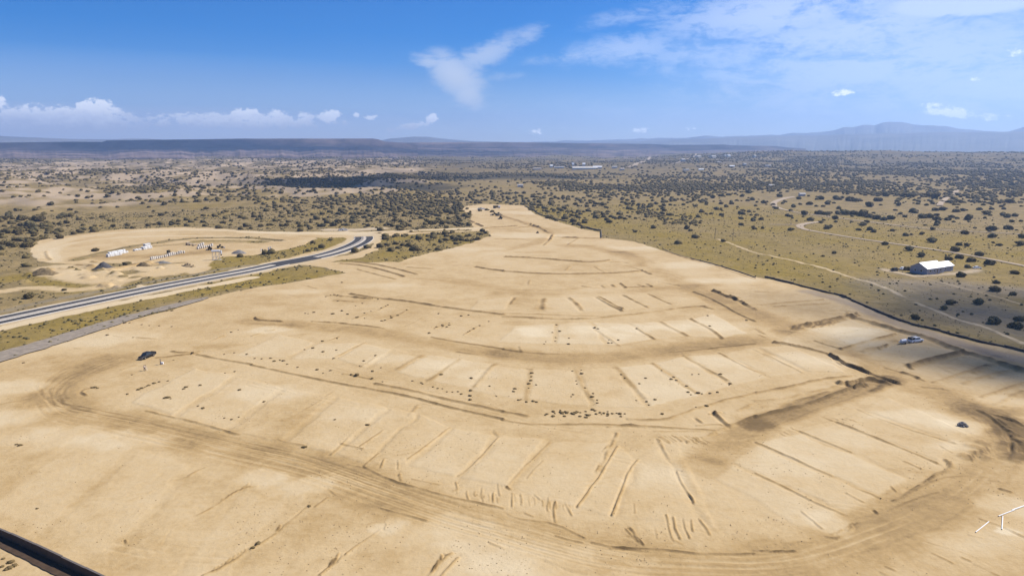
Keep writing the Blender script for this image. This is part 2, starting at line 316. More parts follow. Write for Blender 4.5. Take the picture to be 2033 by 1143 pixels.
for c, x, y, rad, t, a in [('A6', 200, 920, 8, .85, 1.3), ('A6', 620, 910, 8, .85, 1.2), ('A6', 830, 950, 6, .5, 1.2), ('A6', 960, 900, 8, .6, 1.3), ('A6', 1200, 890, 8, .7, 1.3), ('A6', 1480, 880, 10, .5, 1.5), ('A6', 950, 330, 14, .6, 2.5), ('A6', 1300, 450, 14, .6, 2), ('A6', 1600, 560, 12, .6, 2),
        ('A6', 150, 240, 20, .5, 2), ('A6', 100, 80, 22, .55, 1.5), ('B1', 620, 170, 7, .5, 1.3), ('B1', 850, 190, 7, .55, 1.3), ('B1', 1020, 230, 6, .4, 1.2), ('B1', 80, 30, 7, .7, 1.4), ('B1', 100, 320, 9, .5, 1.6), ('B1', 500, 420, 7, .35, 1.5),
        ('B8', 80, 290, 9, .6, 1.5), ('B8', 60, 430, 9, .45, 1.6), ('B8', 500, 70, 12, .5, 2), ('B8', 250, 520, 9, .35, 1.8), ('B8', 580, 530, 7, .45, 2), ('B1', 60, 700, 5, .5, 1.5), ('B1', 250, 730, 6, .5, 1.5), ('B1', 950, 940, 7, .5, 1.6), ('B1', 620, 920, 3, .5, 1.5), ('B2', 690, 700, 9, .5, 1.0), ('B2', 60, 1090, 8, .5, 2),
        ('B2', 950, 180, 8, .45, 1.3), ('B2', 720, 300, 8, .25, 1.3), ('B3', 250, 170, 10, .6, 1.6), ('B3', 720, 430, 8, .7, 1.7), ('B3', 920, 460, 6, .7, 1.4), ('B3', 430, 520, 8, .4, 1.6), ('B3', 150, 640, 7, .3, 1.4), ('B3', 900, 560, 4, .5, 2), ('B3', 480, 90, 8, .6, 1.6), ('B3', 320, 900, 5, .6, 1.4), ('B3', 1170, 830, 5, .6, 1.6), ('B3', 1000, 1000, 6, .25, 2),
        ('A7', 700, 870, 9, .6, 1.6), ('A7', 600, 590, 8, .5, 2), ('A5', 300, 640, 10, .5, 2), ('A5', 900, 600, 10, .35, 2.5), ('A5', 1450, 340, 14, .4, 2.4), ('B3', 1120, 350, 5, .3, 2), ('B1', 1100, 1100, 5, .4, 1.5), ('V7', 550, 250, 10, .6, 2), ('B3', 1130, 940, 1.6, 1.2, 1.5)]:
    spot(c, x, y, rad, t, asp=a)

# --- the lots: rows of level pads stepped a little above one another
def cells(c, U, L, tone=0.0, var=.22, dz=.22, gap=.04, seed=1):
    rd = random.Random(seed); U = K(c, U); L = K(c, L)
    for i in range(len(U)-1):
        m = lambda a, b, f: (a[0]+(b[0]-a[0])*f, a[1]+(b[1]-a[1])*f)
        q = [m(U[i], U[i+1], gap), m(U[i], U[i+1], 1-gap), m(L[i], L[i+1], 1-gap), m(L[i], L[i+1], gap)]
        cx, cy = sum(p[0] for p in q)/4, sum(p[1] for p in q)/4; P = [G(cx+(p[0]-cx)*.96, cy+(p[1]-cy)*.93) for p in q]
        si, sj, f = poly_mask(P, .55, 1.1, 6); TONE[si, sj] += f*(tone+rd.uniform(-var, var)); DH[si, sj] += f*dz*.45*rd.uniform(.5, 1.2)
cells('A6', [(-180, 700), (80, 672), (290, 682), (470, 680), (670, 672), (850, 662), (1025, 650), (1330, 640)], [(-260, 775), (30, 770), (275, 785), (560, 790), (860, 780), (1040, 755), (1210, 735), (1470, 735)], .08, .14, .25, seed=2)
cells('A6', [(60, 880), (375, 862), (615, 850), (880, 862), (1110, 850), (1330, 830), (1490, 790)], [(-60, 1000), (360, 1012), (740, 1025), (1075, 980), (1305, 955), (1555, 972), (1740, 935)], .36, .16, .22, seed=3)
cells('B2', [(-70, 190), (125, 208), (325, 212), (505, 198), (675, 183), (815, 148), (975, 137), (1136, 110), (1290, 100)], [(-170, 310), (100, 350), (400, 385), (650, 385), (885, 330), (1040, 290), (1200, 250), (1370, 225), (1560, 230)], .28, .18, .3, seed=4)
cells('B1', [(120, 50), (300, 90), (500, 92), (640, 120), (790, 145), (940, 160), (1095, 188)], [(-90, 150), (170, 165), (370, 165), (520, 210), (650, 220), (800, 268), (1000, 300)], .15, .18, .25, seed=5)
cells('B1', [(-260, 200), (-60, 235), (150, 290), (390, 330), (620, 375), (760, 400), (900, 465), (1110, 510), (1330, 520)], [(-560, 360), (-360, 430), (-120, 500), (130, 545), (370, 600), (500, 650), (700, 650), (930, 700), (1160, 760)], .12, .14, .3, seed=6)
cells('B2', [(-10, 500), (215, 530), (515, 540), (605, 610), (700, 540), (780, 520)], [(-200, 740), (20, 760), (335, 840), (490, 885), (900, 900), (960, 960)], .12, .12, .25, seed=7)
cells('B3', [(600, 330), (470, 392), (370, 448), (200, 488), (0, 540), (-110, 625), (-190, 700)], [(1000, 520), (905, 548), (822, 638), (690, 705), (560, 790), (400, 868), (210, 940)], .2, .16, .2, seed=8)
cells('B8', [(-160, 300), (60, 330), (180, 400), (420, 470), (620, 550), (860, 640), (1100, 730), (1300, 800)], [(-560, 480), (-400, 600), (-250, 720), (-60, 830), (200, 960), (480, 1100), (780, 1160), (1000, 1210)], .06, .10, .09, seed=9)
cells('B3', [(500, 20), (200, 25), (90, 100)][::-1], [(620, 20), (420, 105), (340, 140)][::-1], .2, .1, .2, seed=10)
cells('A7', [(300, 870), (640, 780)], [(570, 970), (940, 880)], .3, .05, .3, seed=11); cells('A7', [(640, 1050), (1020, 925)], [(1010, 1090), (1370, 1000)], .1, .05, .3, seed=12); cells('B3', [(800, 200), (960, 135)], [(940, 265), (1150, 190)], .0, .1, .3, seed=13)
# paired wheel tracks wandering over the soil
def tracks(c, pts, t=-.16):
    for o_ in (-.85, .85):
        P = smooth([p[:2] for p in KW(c, pts)], 3); P = [np.array(p) for p in P]; T_ = np.gradient(np.array(P), axis=0); T_ /= np.linalg.norm(T_, axis=1)[:, None]; P = np.array(P)+np.stack([-T_[:, 1], T_[:, 0]], 1)*o_
        si, sj = sl_(resample(P, 8), 3); X, Y = GX[si, sj], GY[si, sj]; d, _, S = pdist(P, X, Y); wl = np.maximum(.24, RR[si][:, None]*.0016); f = np.exp(-(d/wl)**2)*sst(fbm(S, S*0, 14, 2, 7), .25, .5)
        TONE[si, sj] += t*f; DH[si, sj] -= .06*f
for k in range(16):
    rd = random.Random(300+k); o1, o2 = rd.uniform(-22, 22), rd.uniform(-22, 22)
    p = MP[rd.randrange(0, 12):][:rd.randrange(8, 20)]; tracks('P', [(x+o1*(.4+y/1100)+rd.uniform(-3, 3), y+o2*(.3+y/1500)) for x, y in p], rd.choice((-.11, -.15, .12)))
for k in range(22):
    rd = random.Random(400+k); x, y = rd.uniform(150, 1750), rd.uniform(600, 1100); a = rd.uniform(-.5, .5); L_ = rd.uniform(80, 260); tracks('P', [(x, y), (x+L_*.5, y+L_*.5*a*.6+rd.uniform(-14, 14)), (x+L_, y+L_*a*.6)], rd.choice((-.14, -.1, .12)))
# gravel strip right of the wash, dark churned ground at the far right
band('A7', [(350, 600), (560, 650), (700, 700), (900, 800), (1200, 900), (1500, 990), (1792, 1060)], 8, -.15, .6, .3, gray=.45)
band('B3', [(1000, 400), (1100, 440), (1160, 520), (1211, 600)], 10, -.5, .6, .4)
for x, y, rad in [(1180, 400, 4), (1190, 480, 5), (1150, 440, 3.5), (1200, 560, 4), (1185, 610, 3)]: spot('B3', x, y, rad, -.6, asp=1.8, h=.2, veg=.35)
for x, y in [(1010, 590), (985, 560), (960, 605), (1020, 540), (1040, 610)]: spot('B3', x, y, 2.2, -.6, h=.25)
# --- windrows, furrows, scarps: (crop, points, height, width, tone, roughness)
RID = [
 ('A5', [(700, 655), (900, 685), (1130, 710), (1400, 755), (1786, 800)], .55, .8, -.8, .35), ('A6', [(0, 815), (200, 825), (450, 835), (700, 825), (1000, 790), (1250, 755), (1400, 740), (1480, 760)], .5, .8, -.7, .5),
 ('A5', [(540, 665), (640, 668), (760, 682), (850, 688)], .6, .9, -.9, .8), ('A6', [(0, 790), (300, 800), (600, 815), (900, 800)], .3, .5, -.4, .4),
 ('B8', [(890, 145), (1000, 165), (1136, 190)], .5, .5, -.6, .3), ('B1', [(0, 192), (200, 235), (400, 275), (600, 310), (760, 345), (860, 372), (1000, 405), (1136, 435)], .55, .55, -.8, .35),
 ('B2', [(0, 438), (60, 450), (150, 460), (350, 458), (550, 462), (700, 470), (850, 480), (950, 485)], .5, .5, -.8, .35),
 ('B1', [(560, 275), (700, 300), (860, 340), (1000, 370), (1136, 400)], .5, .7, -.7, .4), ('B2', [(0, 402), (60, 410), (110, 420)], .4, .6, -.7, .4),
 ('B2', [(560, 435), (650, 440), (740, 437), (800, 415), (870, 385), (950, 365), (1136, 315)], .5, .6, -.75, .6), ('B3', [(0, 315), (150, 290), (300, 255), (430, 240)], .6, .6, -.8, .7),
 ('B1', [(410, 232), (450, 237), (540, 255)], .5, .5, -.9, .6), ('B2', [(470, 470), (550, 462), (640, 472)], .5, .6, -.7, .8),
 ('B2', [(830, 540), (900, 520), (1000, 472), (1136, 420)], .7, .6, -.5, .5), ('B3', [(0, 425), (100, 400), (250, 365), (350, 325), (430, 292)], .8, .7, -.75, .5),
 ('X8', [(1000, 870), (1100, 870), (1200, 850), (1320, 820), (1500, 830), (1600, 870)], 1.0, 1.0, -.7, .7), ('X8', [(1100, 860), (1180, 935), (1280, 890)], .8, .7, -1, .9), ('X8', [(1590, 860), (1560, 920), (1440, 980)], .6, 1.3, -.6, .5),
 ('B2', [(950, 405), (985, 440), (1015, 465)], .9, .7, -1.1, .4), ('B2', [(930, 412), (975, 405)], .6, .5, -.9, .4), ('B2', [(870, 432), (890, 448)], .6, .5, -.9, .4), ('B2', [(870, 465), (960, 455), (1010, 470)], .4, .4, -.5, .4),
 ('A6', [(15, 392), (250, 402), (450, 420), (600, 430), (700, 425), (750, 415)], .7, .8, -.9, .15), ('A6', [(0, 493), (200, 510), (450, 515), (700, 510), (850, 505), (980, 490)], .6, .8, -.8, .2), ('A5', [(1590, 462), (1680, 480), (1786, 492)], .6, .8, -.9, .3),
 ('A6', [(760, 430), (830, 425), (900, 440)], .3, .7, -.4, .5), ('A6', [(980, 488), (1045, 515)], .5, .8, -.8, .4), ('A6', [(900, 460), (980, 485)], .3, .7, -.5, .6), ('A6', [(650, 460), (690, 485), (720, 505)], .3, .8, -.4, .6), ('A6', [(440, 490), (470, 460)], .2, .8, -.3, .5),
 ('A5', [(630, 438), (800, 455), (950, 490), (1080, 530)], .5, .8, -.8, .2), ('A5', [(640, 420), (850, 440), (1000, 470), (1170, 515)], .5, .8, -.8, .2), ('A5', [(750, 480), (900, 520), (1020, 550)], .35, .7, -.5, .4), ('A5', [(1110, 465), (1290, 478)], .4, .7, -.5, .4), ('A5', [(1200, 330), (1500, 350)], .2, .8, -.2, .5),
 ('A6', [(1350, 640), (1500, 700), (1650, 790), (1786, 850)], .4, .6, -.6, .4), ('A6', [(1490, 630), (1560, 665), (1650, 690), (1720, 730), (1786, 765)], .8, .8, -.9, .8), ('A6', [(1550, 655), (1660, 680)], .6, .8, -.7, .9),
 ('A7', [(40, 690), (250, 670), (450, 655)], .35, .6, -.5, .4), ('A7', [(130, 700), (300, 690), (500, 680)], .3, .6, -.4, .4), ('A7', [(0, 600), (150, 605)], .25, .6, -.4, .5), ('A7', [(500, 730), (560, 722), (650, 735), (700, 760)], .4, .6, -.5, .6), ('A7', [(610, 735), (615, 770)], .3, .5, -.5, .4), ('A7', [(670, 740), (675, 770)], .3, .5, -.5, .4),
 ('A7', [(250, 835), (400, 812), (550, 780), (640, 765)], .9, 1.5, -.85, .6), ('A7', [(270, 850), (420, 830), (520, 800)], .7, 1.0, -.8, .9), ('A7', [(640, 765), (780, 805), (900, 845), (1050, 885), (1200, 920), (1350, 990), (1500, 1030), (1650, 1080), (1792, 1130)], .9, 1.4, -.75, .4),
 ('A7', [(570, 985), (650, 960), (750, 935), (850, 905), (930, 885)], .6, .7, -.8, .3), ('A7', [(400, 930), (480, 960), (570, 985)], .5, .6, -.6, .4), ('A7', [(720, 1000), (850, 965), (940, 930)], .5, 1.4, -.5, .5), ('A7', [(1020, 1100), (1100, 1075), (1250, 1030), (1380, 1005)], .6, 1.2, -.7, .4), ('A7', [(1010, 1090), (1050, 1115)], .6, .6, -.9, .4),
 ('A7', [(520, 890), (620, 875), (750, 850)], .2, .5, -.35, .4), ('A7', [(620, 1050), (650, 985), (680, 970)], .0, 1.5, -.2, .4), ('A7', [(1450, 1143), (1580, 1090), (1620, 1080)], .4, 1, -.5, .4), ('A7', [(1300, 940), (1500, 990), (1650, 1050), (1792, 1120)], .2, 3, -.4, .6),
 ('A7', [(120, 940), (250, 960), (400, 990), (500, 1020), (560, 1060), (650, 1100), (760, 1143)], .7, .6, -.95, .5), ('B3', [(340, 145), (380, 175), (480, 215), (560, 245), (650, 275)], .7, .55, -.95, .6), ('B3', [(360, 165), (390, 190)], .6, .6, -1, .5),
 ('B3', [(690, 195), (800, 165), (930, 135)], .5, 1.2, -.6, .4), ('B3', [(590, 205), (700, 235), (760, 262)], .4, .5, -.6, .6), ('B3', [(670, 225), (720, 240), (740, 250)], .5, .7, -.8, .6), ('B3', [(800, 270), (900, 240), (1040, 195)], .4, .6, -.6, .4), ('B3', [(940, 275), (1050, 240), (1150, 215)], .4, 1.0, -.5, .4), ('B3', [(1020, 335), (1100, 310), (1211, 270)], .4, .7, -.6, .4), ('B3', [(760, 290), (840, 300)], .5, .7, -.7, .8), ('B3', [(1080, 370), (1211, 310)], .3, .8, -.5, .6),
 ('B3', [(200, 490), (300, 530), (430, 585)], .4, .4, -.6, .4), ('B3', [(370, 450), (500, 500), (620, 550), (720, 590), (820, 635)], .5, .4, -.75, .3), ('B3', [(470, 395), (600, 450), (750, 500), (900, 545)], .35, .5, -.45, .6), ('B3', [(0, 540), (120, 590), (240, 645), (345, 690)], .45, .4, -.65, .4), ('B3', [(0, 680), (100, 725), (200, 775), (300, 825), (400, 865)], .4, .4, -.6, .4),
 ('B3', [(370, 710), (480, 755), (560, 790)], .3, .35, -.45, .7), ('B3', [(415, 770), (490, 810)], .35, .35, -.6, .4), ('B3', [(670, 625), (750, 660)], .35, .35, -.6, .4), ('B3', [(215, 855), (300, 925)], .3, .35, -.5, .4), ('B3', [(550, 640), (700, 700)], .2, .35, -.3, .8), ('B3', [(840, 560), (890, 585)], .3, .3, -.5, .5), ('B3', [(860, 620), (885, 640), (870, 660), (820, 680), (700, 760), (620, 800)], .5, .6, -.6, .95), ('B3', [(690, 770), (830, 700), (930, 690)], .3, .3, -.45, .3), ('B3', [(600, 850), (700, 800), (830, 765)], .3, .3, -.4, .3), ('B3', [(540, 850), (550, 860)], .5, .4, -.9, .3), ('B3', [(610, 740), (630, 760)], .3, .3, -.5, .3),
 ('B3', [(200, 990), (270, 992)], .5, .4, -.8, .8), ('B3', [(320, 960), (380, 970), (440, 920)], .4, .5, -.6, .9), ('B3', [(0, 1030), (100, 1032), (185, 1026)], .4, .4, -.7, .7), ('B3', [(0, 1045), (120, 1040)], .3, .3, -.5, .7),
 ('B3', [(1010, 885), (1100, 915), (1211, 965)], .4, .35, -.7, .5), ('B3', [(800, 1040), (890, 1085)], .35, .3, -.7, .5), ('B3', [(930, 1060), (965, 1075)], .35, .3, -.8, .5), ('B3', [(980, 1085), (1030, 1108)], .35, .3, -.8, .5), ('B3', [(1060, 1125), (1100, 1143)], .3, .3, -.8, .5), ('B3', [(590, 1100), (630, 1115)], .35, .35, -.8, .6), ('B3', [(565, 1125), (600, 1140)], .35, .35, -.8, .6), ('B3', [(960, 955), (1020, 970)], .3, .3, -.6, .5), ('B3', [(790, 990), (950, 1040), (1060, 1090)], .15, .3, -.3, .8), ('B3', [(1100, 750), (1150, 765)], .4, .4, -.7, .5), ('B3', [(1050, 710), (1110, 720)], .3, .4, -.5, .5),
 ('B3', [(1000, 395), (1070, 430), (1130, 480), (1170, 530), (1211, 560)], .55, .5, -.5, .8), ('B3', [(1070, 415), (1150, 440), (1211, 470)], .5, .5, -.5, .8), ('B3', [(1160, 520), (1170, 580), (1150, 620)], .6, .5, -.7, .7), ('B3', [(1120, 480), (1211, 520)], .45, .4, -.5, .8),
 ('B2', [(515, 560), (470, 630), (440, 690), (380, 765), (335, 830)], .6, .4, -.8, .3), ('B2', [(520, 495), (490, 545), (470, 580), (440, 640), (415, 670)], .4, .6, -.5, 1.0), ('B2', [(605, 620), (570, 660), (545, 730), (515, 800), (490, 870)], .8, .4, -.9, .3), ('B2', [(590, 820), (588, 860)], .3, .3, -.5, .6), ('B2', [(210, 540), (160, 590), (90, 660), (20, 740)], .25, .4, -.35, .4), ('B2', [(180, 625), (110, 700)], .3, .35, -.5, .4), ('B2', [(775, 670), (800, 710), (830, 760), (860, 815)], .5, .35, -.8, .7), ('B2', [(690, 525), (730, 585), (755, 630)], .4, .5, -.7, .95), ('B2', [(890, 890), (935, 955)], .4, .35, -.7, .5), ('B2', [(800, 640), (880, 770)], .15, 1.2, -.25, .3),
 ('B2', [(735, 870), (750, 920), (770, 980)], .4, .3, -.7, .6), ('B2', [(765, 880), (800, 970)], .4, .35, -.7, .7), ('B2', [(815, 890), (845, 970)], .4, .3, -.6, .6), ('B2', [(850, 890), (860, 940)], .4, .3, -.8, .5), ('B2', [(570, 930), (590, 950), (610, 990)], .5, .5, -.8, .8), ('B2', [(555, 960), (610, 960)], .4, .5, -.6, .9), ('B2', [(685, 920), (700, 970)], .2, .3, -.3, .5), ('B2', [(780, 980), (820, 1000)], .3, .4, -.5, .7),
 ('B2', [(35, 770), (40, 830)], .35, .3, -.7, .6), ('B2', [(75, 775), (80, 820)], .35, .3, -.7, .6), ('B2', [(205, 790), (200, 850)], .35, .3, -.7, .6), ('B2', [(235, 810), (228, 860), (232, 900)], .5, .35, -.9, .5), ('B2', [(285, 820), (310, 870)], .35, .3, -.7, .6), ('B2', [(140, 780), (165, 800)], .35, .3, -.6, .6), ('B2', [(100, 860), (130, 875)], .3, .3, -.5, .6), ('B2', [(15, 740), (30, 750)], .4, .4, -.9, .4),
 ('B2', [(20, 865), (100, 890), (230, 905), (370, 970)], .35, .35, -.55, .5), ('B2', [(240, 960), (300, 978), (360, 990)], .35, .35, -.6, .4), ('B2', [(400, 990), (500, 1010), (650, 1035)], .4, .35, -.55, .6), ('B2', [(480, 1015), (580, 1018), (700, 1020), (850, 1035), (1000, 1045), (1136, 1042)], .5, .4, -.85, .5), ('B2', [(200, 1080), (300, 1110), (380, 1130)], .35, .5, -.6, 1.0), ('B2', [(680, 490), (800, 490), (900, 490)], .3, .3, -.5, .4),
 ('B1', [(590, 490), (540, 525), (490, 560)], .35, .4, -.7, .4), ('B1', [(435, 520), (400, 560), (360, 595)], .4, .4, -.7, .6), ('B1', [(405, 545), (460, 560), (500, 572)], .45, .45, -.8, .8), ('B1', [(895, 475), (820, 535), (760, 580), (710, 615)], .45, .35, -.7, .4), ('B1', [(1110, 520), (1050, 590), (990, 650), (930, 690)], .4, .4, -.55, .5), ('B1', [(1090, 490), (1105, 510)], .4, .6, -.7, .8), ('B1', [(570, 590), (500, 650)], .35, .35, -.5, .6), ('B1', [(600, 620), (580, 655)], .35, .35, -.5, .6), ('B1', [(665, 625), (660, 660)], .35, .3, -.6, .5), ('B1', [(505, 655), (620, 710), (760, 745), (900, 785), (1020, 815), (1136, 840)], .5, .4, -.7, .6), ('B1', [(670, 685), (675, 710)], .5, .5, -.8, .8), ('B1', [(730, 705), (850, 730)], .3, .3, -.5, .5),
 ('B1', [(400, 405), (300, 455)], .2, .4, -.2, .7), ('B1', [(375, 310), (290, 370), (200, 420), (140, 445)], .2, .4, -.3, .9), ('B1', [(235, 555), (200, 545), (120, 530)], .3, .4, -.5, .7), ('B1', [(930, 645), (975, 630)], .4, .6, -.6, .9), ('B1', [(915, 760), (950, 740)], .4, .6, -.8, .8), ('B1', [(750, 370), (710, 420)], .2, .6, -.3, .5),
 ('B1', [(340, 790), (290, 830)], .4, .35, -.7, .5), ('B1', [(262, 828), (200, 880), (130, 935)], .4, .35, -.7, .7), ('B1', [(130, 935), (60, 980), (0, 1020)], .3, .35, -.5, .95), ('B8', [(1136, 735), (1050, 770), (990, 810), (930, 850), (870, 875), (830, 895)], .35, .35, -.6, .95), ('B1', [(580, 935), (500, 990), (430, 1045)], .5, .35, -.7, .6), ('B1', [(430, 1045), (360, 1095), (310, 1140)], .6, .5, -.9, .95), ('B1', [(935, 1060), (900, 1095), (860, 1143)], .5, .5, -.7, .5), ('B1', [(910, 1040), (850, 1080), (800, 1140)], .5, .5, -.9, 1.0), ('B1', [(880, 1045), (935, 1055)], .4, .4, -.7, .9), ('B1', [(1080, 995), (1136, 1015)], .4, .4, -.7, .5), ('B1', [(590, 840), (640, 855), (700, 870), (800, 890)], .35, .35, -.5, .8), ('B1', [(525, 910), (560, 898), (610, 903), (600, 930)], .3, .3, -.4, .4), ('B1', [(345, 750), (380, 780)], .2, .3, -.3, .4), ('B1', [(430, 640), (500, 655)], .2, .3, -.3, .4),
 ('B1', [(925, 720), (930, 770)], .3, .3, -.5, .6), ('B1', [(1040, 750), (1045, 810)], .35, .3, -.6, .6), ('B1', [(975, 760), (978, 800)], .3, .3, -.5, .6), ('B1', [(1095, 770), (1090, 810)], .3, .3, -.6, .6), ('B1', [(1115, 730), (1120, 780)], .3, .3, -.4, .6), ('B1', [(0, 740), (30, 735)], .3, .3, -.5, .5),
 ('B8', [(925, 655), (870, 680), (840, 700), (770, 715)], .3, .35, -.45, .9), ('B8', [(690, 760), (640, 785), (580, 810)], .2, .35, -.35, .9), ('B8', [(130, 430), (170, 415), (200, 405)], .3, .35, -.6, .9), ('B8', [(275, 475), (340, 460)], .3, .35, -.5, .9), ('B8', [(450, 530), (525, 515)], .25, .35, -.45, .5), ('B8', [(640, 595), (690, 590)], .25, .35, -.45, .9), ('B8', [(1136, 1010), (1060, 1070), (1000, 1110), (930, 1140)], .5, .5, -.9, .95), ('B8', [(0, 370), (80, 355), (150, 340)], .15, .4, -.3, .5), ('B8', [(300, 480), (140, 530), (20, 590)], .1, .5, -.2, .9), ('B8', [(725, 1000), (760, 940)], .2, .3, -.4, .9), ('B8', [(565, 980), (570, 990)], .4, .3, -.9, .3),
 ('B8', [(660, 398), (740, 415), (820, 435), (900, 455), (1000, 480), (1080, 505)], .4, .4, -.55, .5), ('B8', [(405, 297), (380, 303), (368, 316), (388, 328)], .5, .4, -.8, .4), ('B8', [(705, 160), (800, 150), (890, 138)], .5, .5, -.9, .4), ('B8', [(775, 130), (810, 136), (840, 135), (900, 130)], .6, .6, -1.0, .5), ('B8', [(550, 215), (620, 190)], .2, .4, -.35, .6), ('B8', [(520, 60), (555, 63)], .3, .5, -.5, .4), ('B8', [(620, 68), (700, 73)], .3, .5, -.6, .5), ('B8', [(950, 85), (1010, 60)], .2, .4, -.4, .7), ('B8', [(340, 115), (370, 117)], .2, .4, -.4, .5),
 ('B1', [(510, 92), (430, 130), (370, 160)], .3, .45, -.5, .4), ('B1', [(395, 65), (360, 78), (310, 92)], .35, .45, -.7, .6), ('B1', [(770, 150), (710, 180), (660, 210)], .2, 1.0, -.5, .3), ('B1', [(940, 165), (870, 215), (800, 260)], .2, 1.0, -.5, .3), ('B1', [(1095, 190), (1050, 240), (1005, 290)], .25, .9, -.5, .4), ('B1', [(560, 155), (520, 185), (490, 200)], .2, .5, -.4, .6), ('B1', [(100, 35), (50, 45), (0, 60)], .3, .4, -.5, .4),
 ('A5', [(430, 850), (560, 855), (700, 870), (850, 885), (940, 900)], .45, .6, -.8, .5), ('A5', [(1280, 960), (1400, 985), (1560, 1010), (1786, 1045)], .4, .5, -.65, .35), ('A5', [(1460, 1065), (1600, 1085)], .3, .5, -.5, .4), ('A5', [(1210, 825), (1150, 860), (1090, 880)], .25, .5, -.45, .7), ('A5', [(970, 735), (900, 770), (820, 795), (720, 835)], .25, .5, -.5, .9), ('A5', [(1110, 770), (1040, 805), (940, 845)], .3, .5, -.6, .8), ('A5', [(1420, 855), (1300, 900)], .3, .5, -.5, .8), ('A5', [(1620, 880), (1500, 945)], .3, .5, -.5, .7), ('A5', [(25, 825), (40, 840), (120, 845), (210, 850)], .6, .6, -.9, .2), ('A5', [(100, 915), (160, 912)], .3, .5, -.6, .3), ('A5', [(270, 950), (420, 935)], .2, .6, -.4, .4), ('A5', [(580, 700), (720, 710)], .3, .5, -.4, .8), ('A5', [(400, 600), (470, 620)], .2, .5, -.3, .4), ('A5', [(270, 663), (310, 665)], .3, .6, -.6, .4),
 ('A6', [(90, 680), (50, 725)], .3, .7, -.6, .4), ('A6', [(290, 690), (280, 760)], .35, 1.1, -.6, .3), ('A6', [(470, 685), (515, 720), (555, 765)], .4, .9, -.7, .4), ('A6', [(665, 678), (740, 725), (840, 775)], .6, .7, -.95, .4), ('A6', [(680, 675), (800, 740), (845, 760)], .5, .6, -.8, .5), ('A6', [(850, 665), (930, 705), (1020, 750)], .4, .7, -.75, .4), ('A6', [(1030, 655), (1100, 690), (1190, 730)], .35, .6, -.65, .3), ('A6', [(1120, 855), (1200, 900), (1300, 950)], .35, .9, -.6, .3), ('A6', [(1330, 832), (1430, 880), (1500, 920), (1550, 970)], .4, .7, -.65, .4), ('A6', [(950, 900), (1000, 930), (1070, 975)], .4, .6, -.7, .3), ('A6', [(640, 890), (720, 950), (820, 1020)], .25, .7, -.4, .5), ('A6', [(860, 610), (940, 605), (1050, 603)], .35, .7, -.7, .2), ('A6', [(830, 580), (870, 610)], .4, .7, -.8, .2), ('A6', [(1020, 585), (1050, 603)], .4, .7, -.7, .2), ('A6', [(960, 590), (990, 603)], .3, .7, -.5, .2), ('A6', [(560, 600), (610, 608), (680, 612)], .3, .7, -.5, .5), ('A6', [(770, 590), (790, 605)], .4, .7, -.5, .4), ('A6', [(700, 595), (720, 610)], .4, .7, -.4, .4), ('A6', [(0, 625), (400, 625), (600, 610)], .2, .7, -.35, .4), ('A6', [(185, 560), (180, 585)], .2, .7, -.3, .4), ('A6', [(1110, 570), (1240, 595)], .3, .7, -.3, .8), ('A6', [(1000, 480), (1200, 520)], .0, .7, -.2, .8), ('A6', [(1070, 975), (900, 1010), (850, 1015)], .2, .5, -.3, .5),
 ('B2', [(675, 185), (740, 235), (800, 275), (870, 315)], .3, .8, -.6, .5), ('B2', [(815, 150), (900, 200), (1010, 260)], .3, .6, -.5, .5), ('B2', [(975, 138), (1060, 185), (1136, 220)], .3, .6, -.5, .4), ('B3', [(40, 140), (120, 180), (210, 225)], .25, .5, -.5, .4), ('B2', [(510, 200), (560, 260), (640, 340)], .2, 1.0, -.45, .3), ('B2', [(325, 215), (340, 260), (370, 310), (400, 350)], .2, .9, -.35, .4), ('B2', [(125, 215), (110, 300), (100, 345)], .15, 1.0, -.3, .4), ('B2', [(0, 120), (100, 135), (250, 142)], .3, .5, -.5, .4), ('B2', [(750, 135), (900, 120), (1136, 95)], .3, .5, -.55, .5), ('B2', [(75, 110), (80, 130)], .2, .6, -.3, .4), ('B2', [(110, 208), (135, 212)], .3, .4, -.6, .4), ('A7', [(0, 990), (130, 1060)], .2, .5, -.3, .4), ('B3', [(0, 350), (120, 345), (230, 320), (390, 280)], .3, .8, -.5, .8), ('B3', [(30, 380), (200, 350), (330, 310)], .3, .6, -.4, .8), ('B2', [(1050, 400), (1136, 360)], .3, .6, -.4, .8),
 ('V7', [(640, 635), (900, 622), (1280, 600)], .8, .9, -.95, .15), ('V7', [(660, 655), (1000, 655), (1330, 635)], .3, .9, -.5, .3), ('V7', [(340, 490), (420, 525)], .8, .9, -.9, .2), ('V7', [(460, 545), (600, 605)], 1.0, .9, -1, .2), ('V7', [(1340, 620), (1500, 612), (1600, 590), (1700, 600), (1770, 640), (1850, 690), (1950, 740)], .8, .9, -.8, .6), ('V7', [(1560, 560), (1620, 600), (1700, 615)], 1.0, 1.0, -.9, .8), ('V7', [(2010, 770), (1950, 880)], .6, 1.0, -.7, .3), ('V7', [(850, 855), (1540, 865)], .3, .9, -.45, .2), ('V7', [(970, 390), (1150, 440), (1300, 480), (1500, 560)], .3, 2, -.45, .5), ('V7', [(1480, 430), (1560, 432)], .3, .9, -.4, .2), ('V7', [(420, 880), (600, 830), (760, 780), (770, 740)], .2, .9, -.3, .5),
 ('A6', [(345, 240), (330, 275), (290, 310)], .5, 1.0, -.6, .4), ('A6', [(345, 252), (520, 258), (690, 262)], .5, .9, -.6, .3), ('A6', [(530, 262), (460, 305)], .3, .9, -.4, .4), ('A6', [(420, 256), (515, 258)], .6, .9, -.7, .2), ('A6', [(935, 280), (970, 292)], .5, .9, -.9, .2), ('A6', [(1130, 345), (1300, 405), (1500, 455), (1786, 550)], .3, .7, -.5, .5),
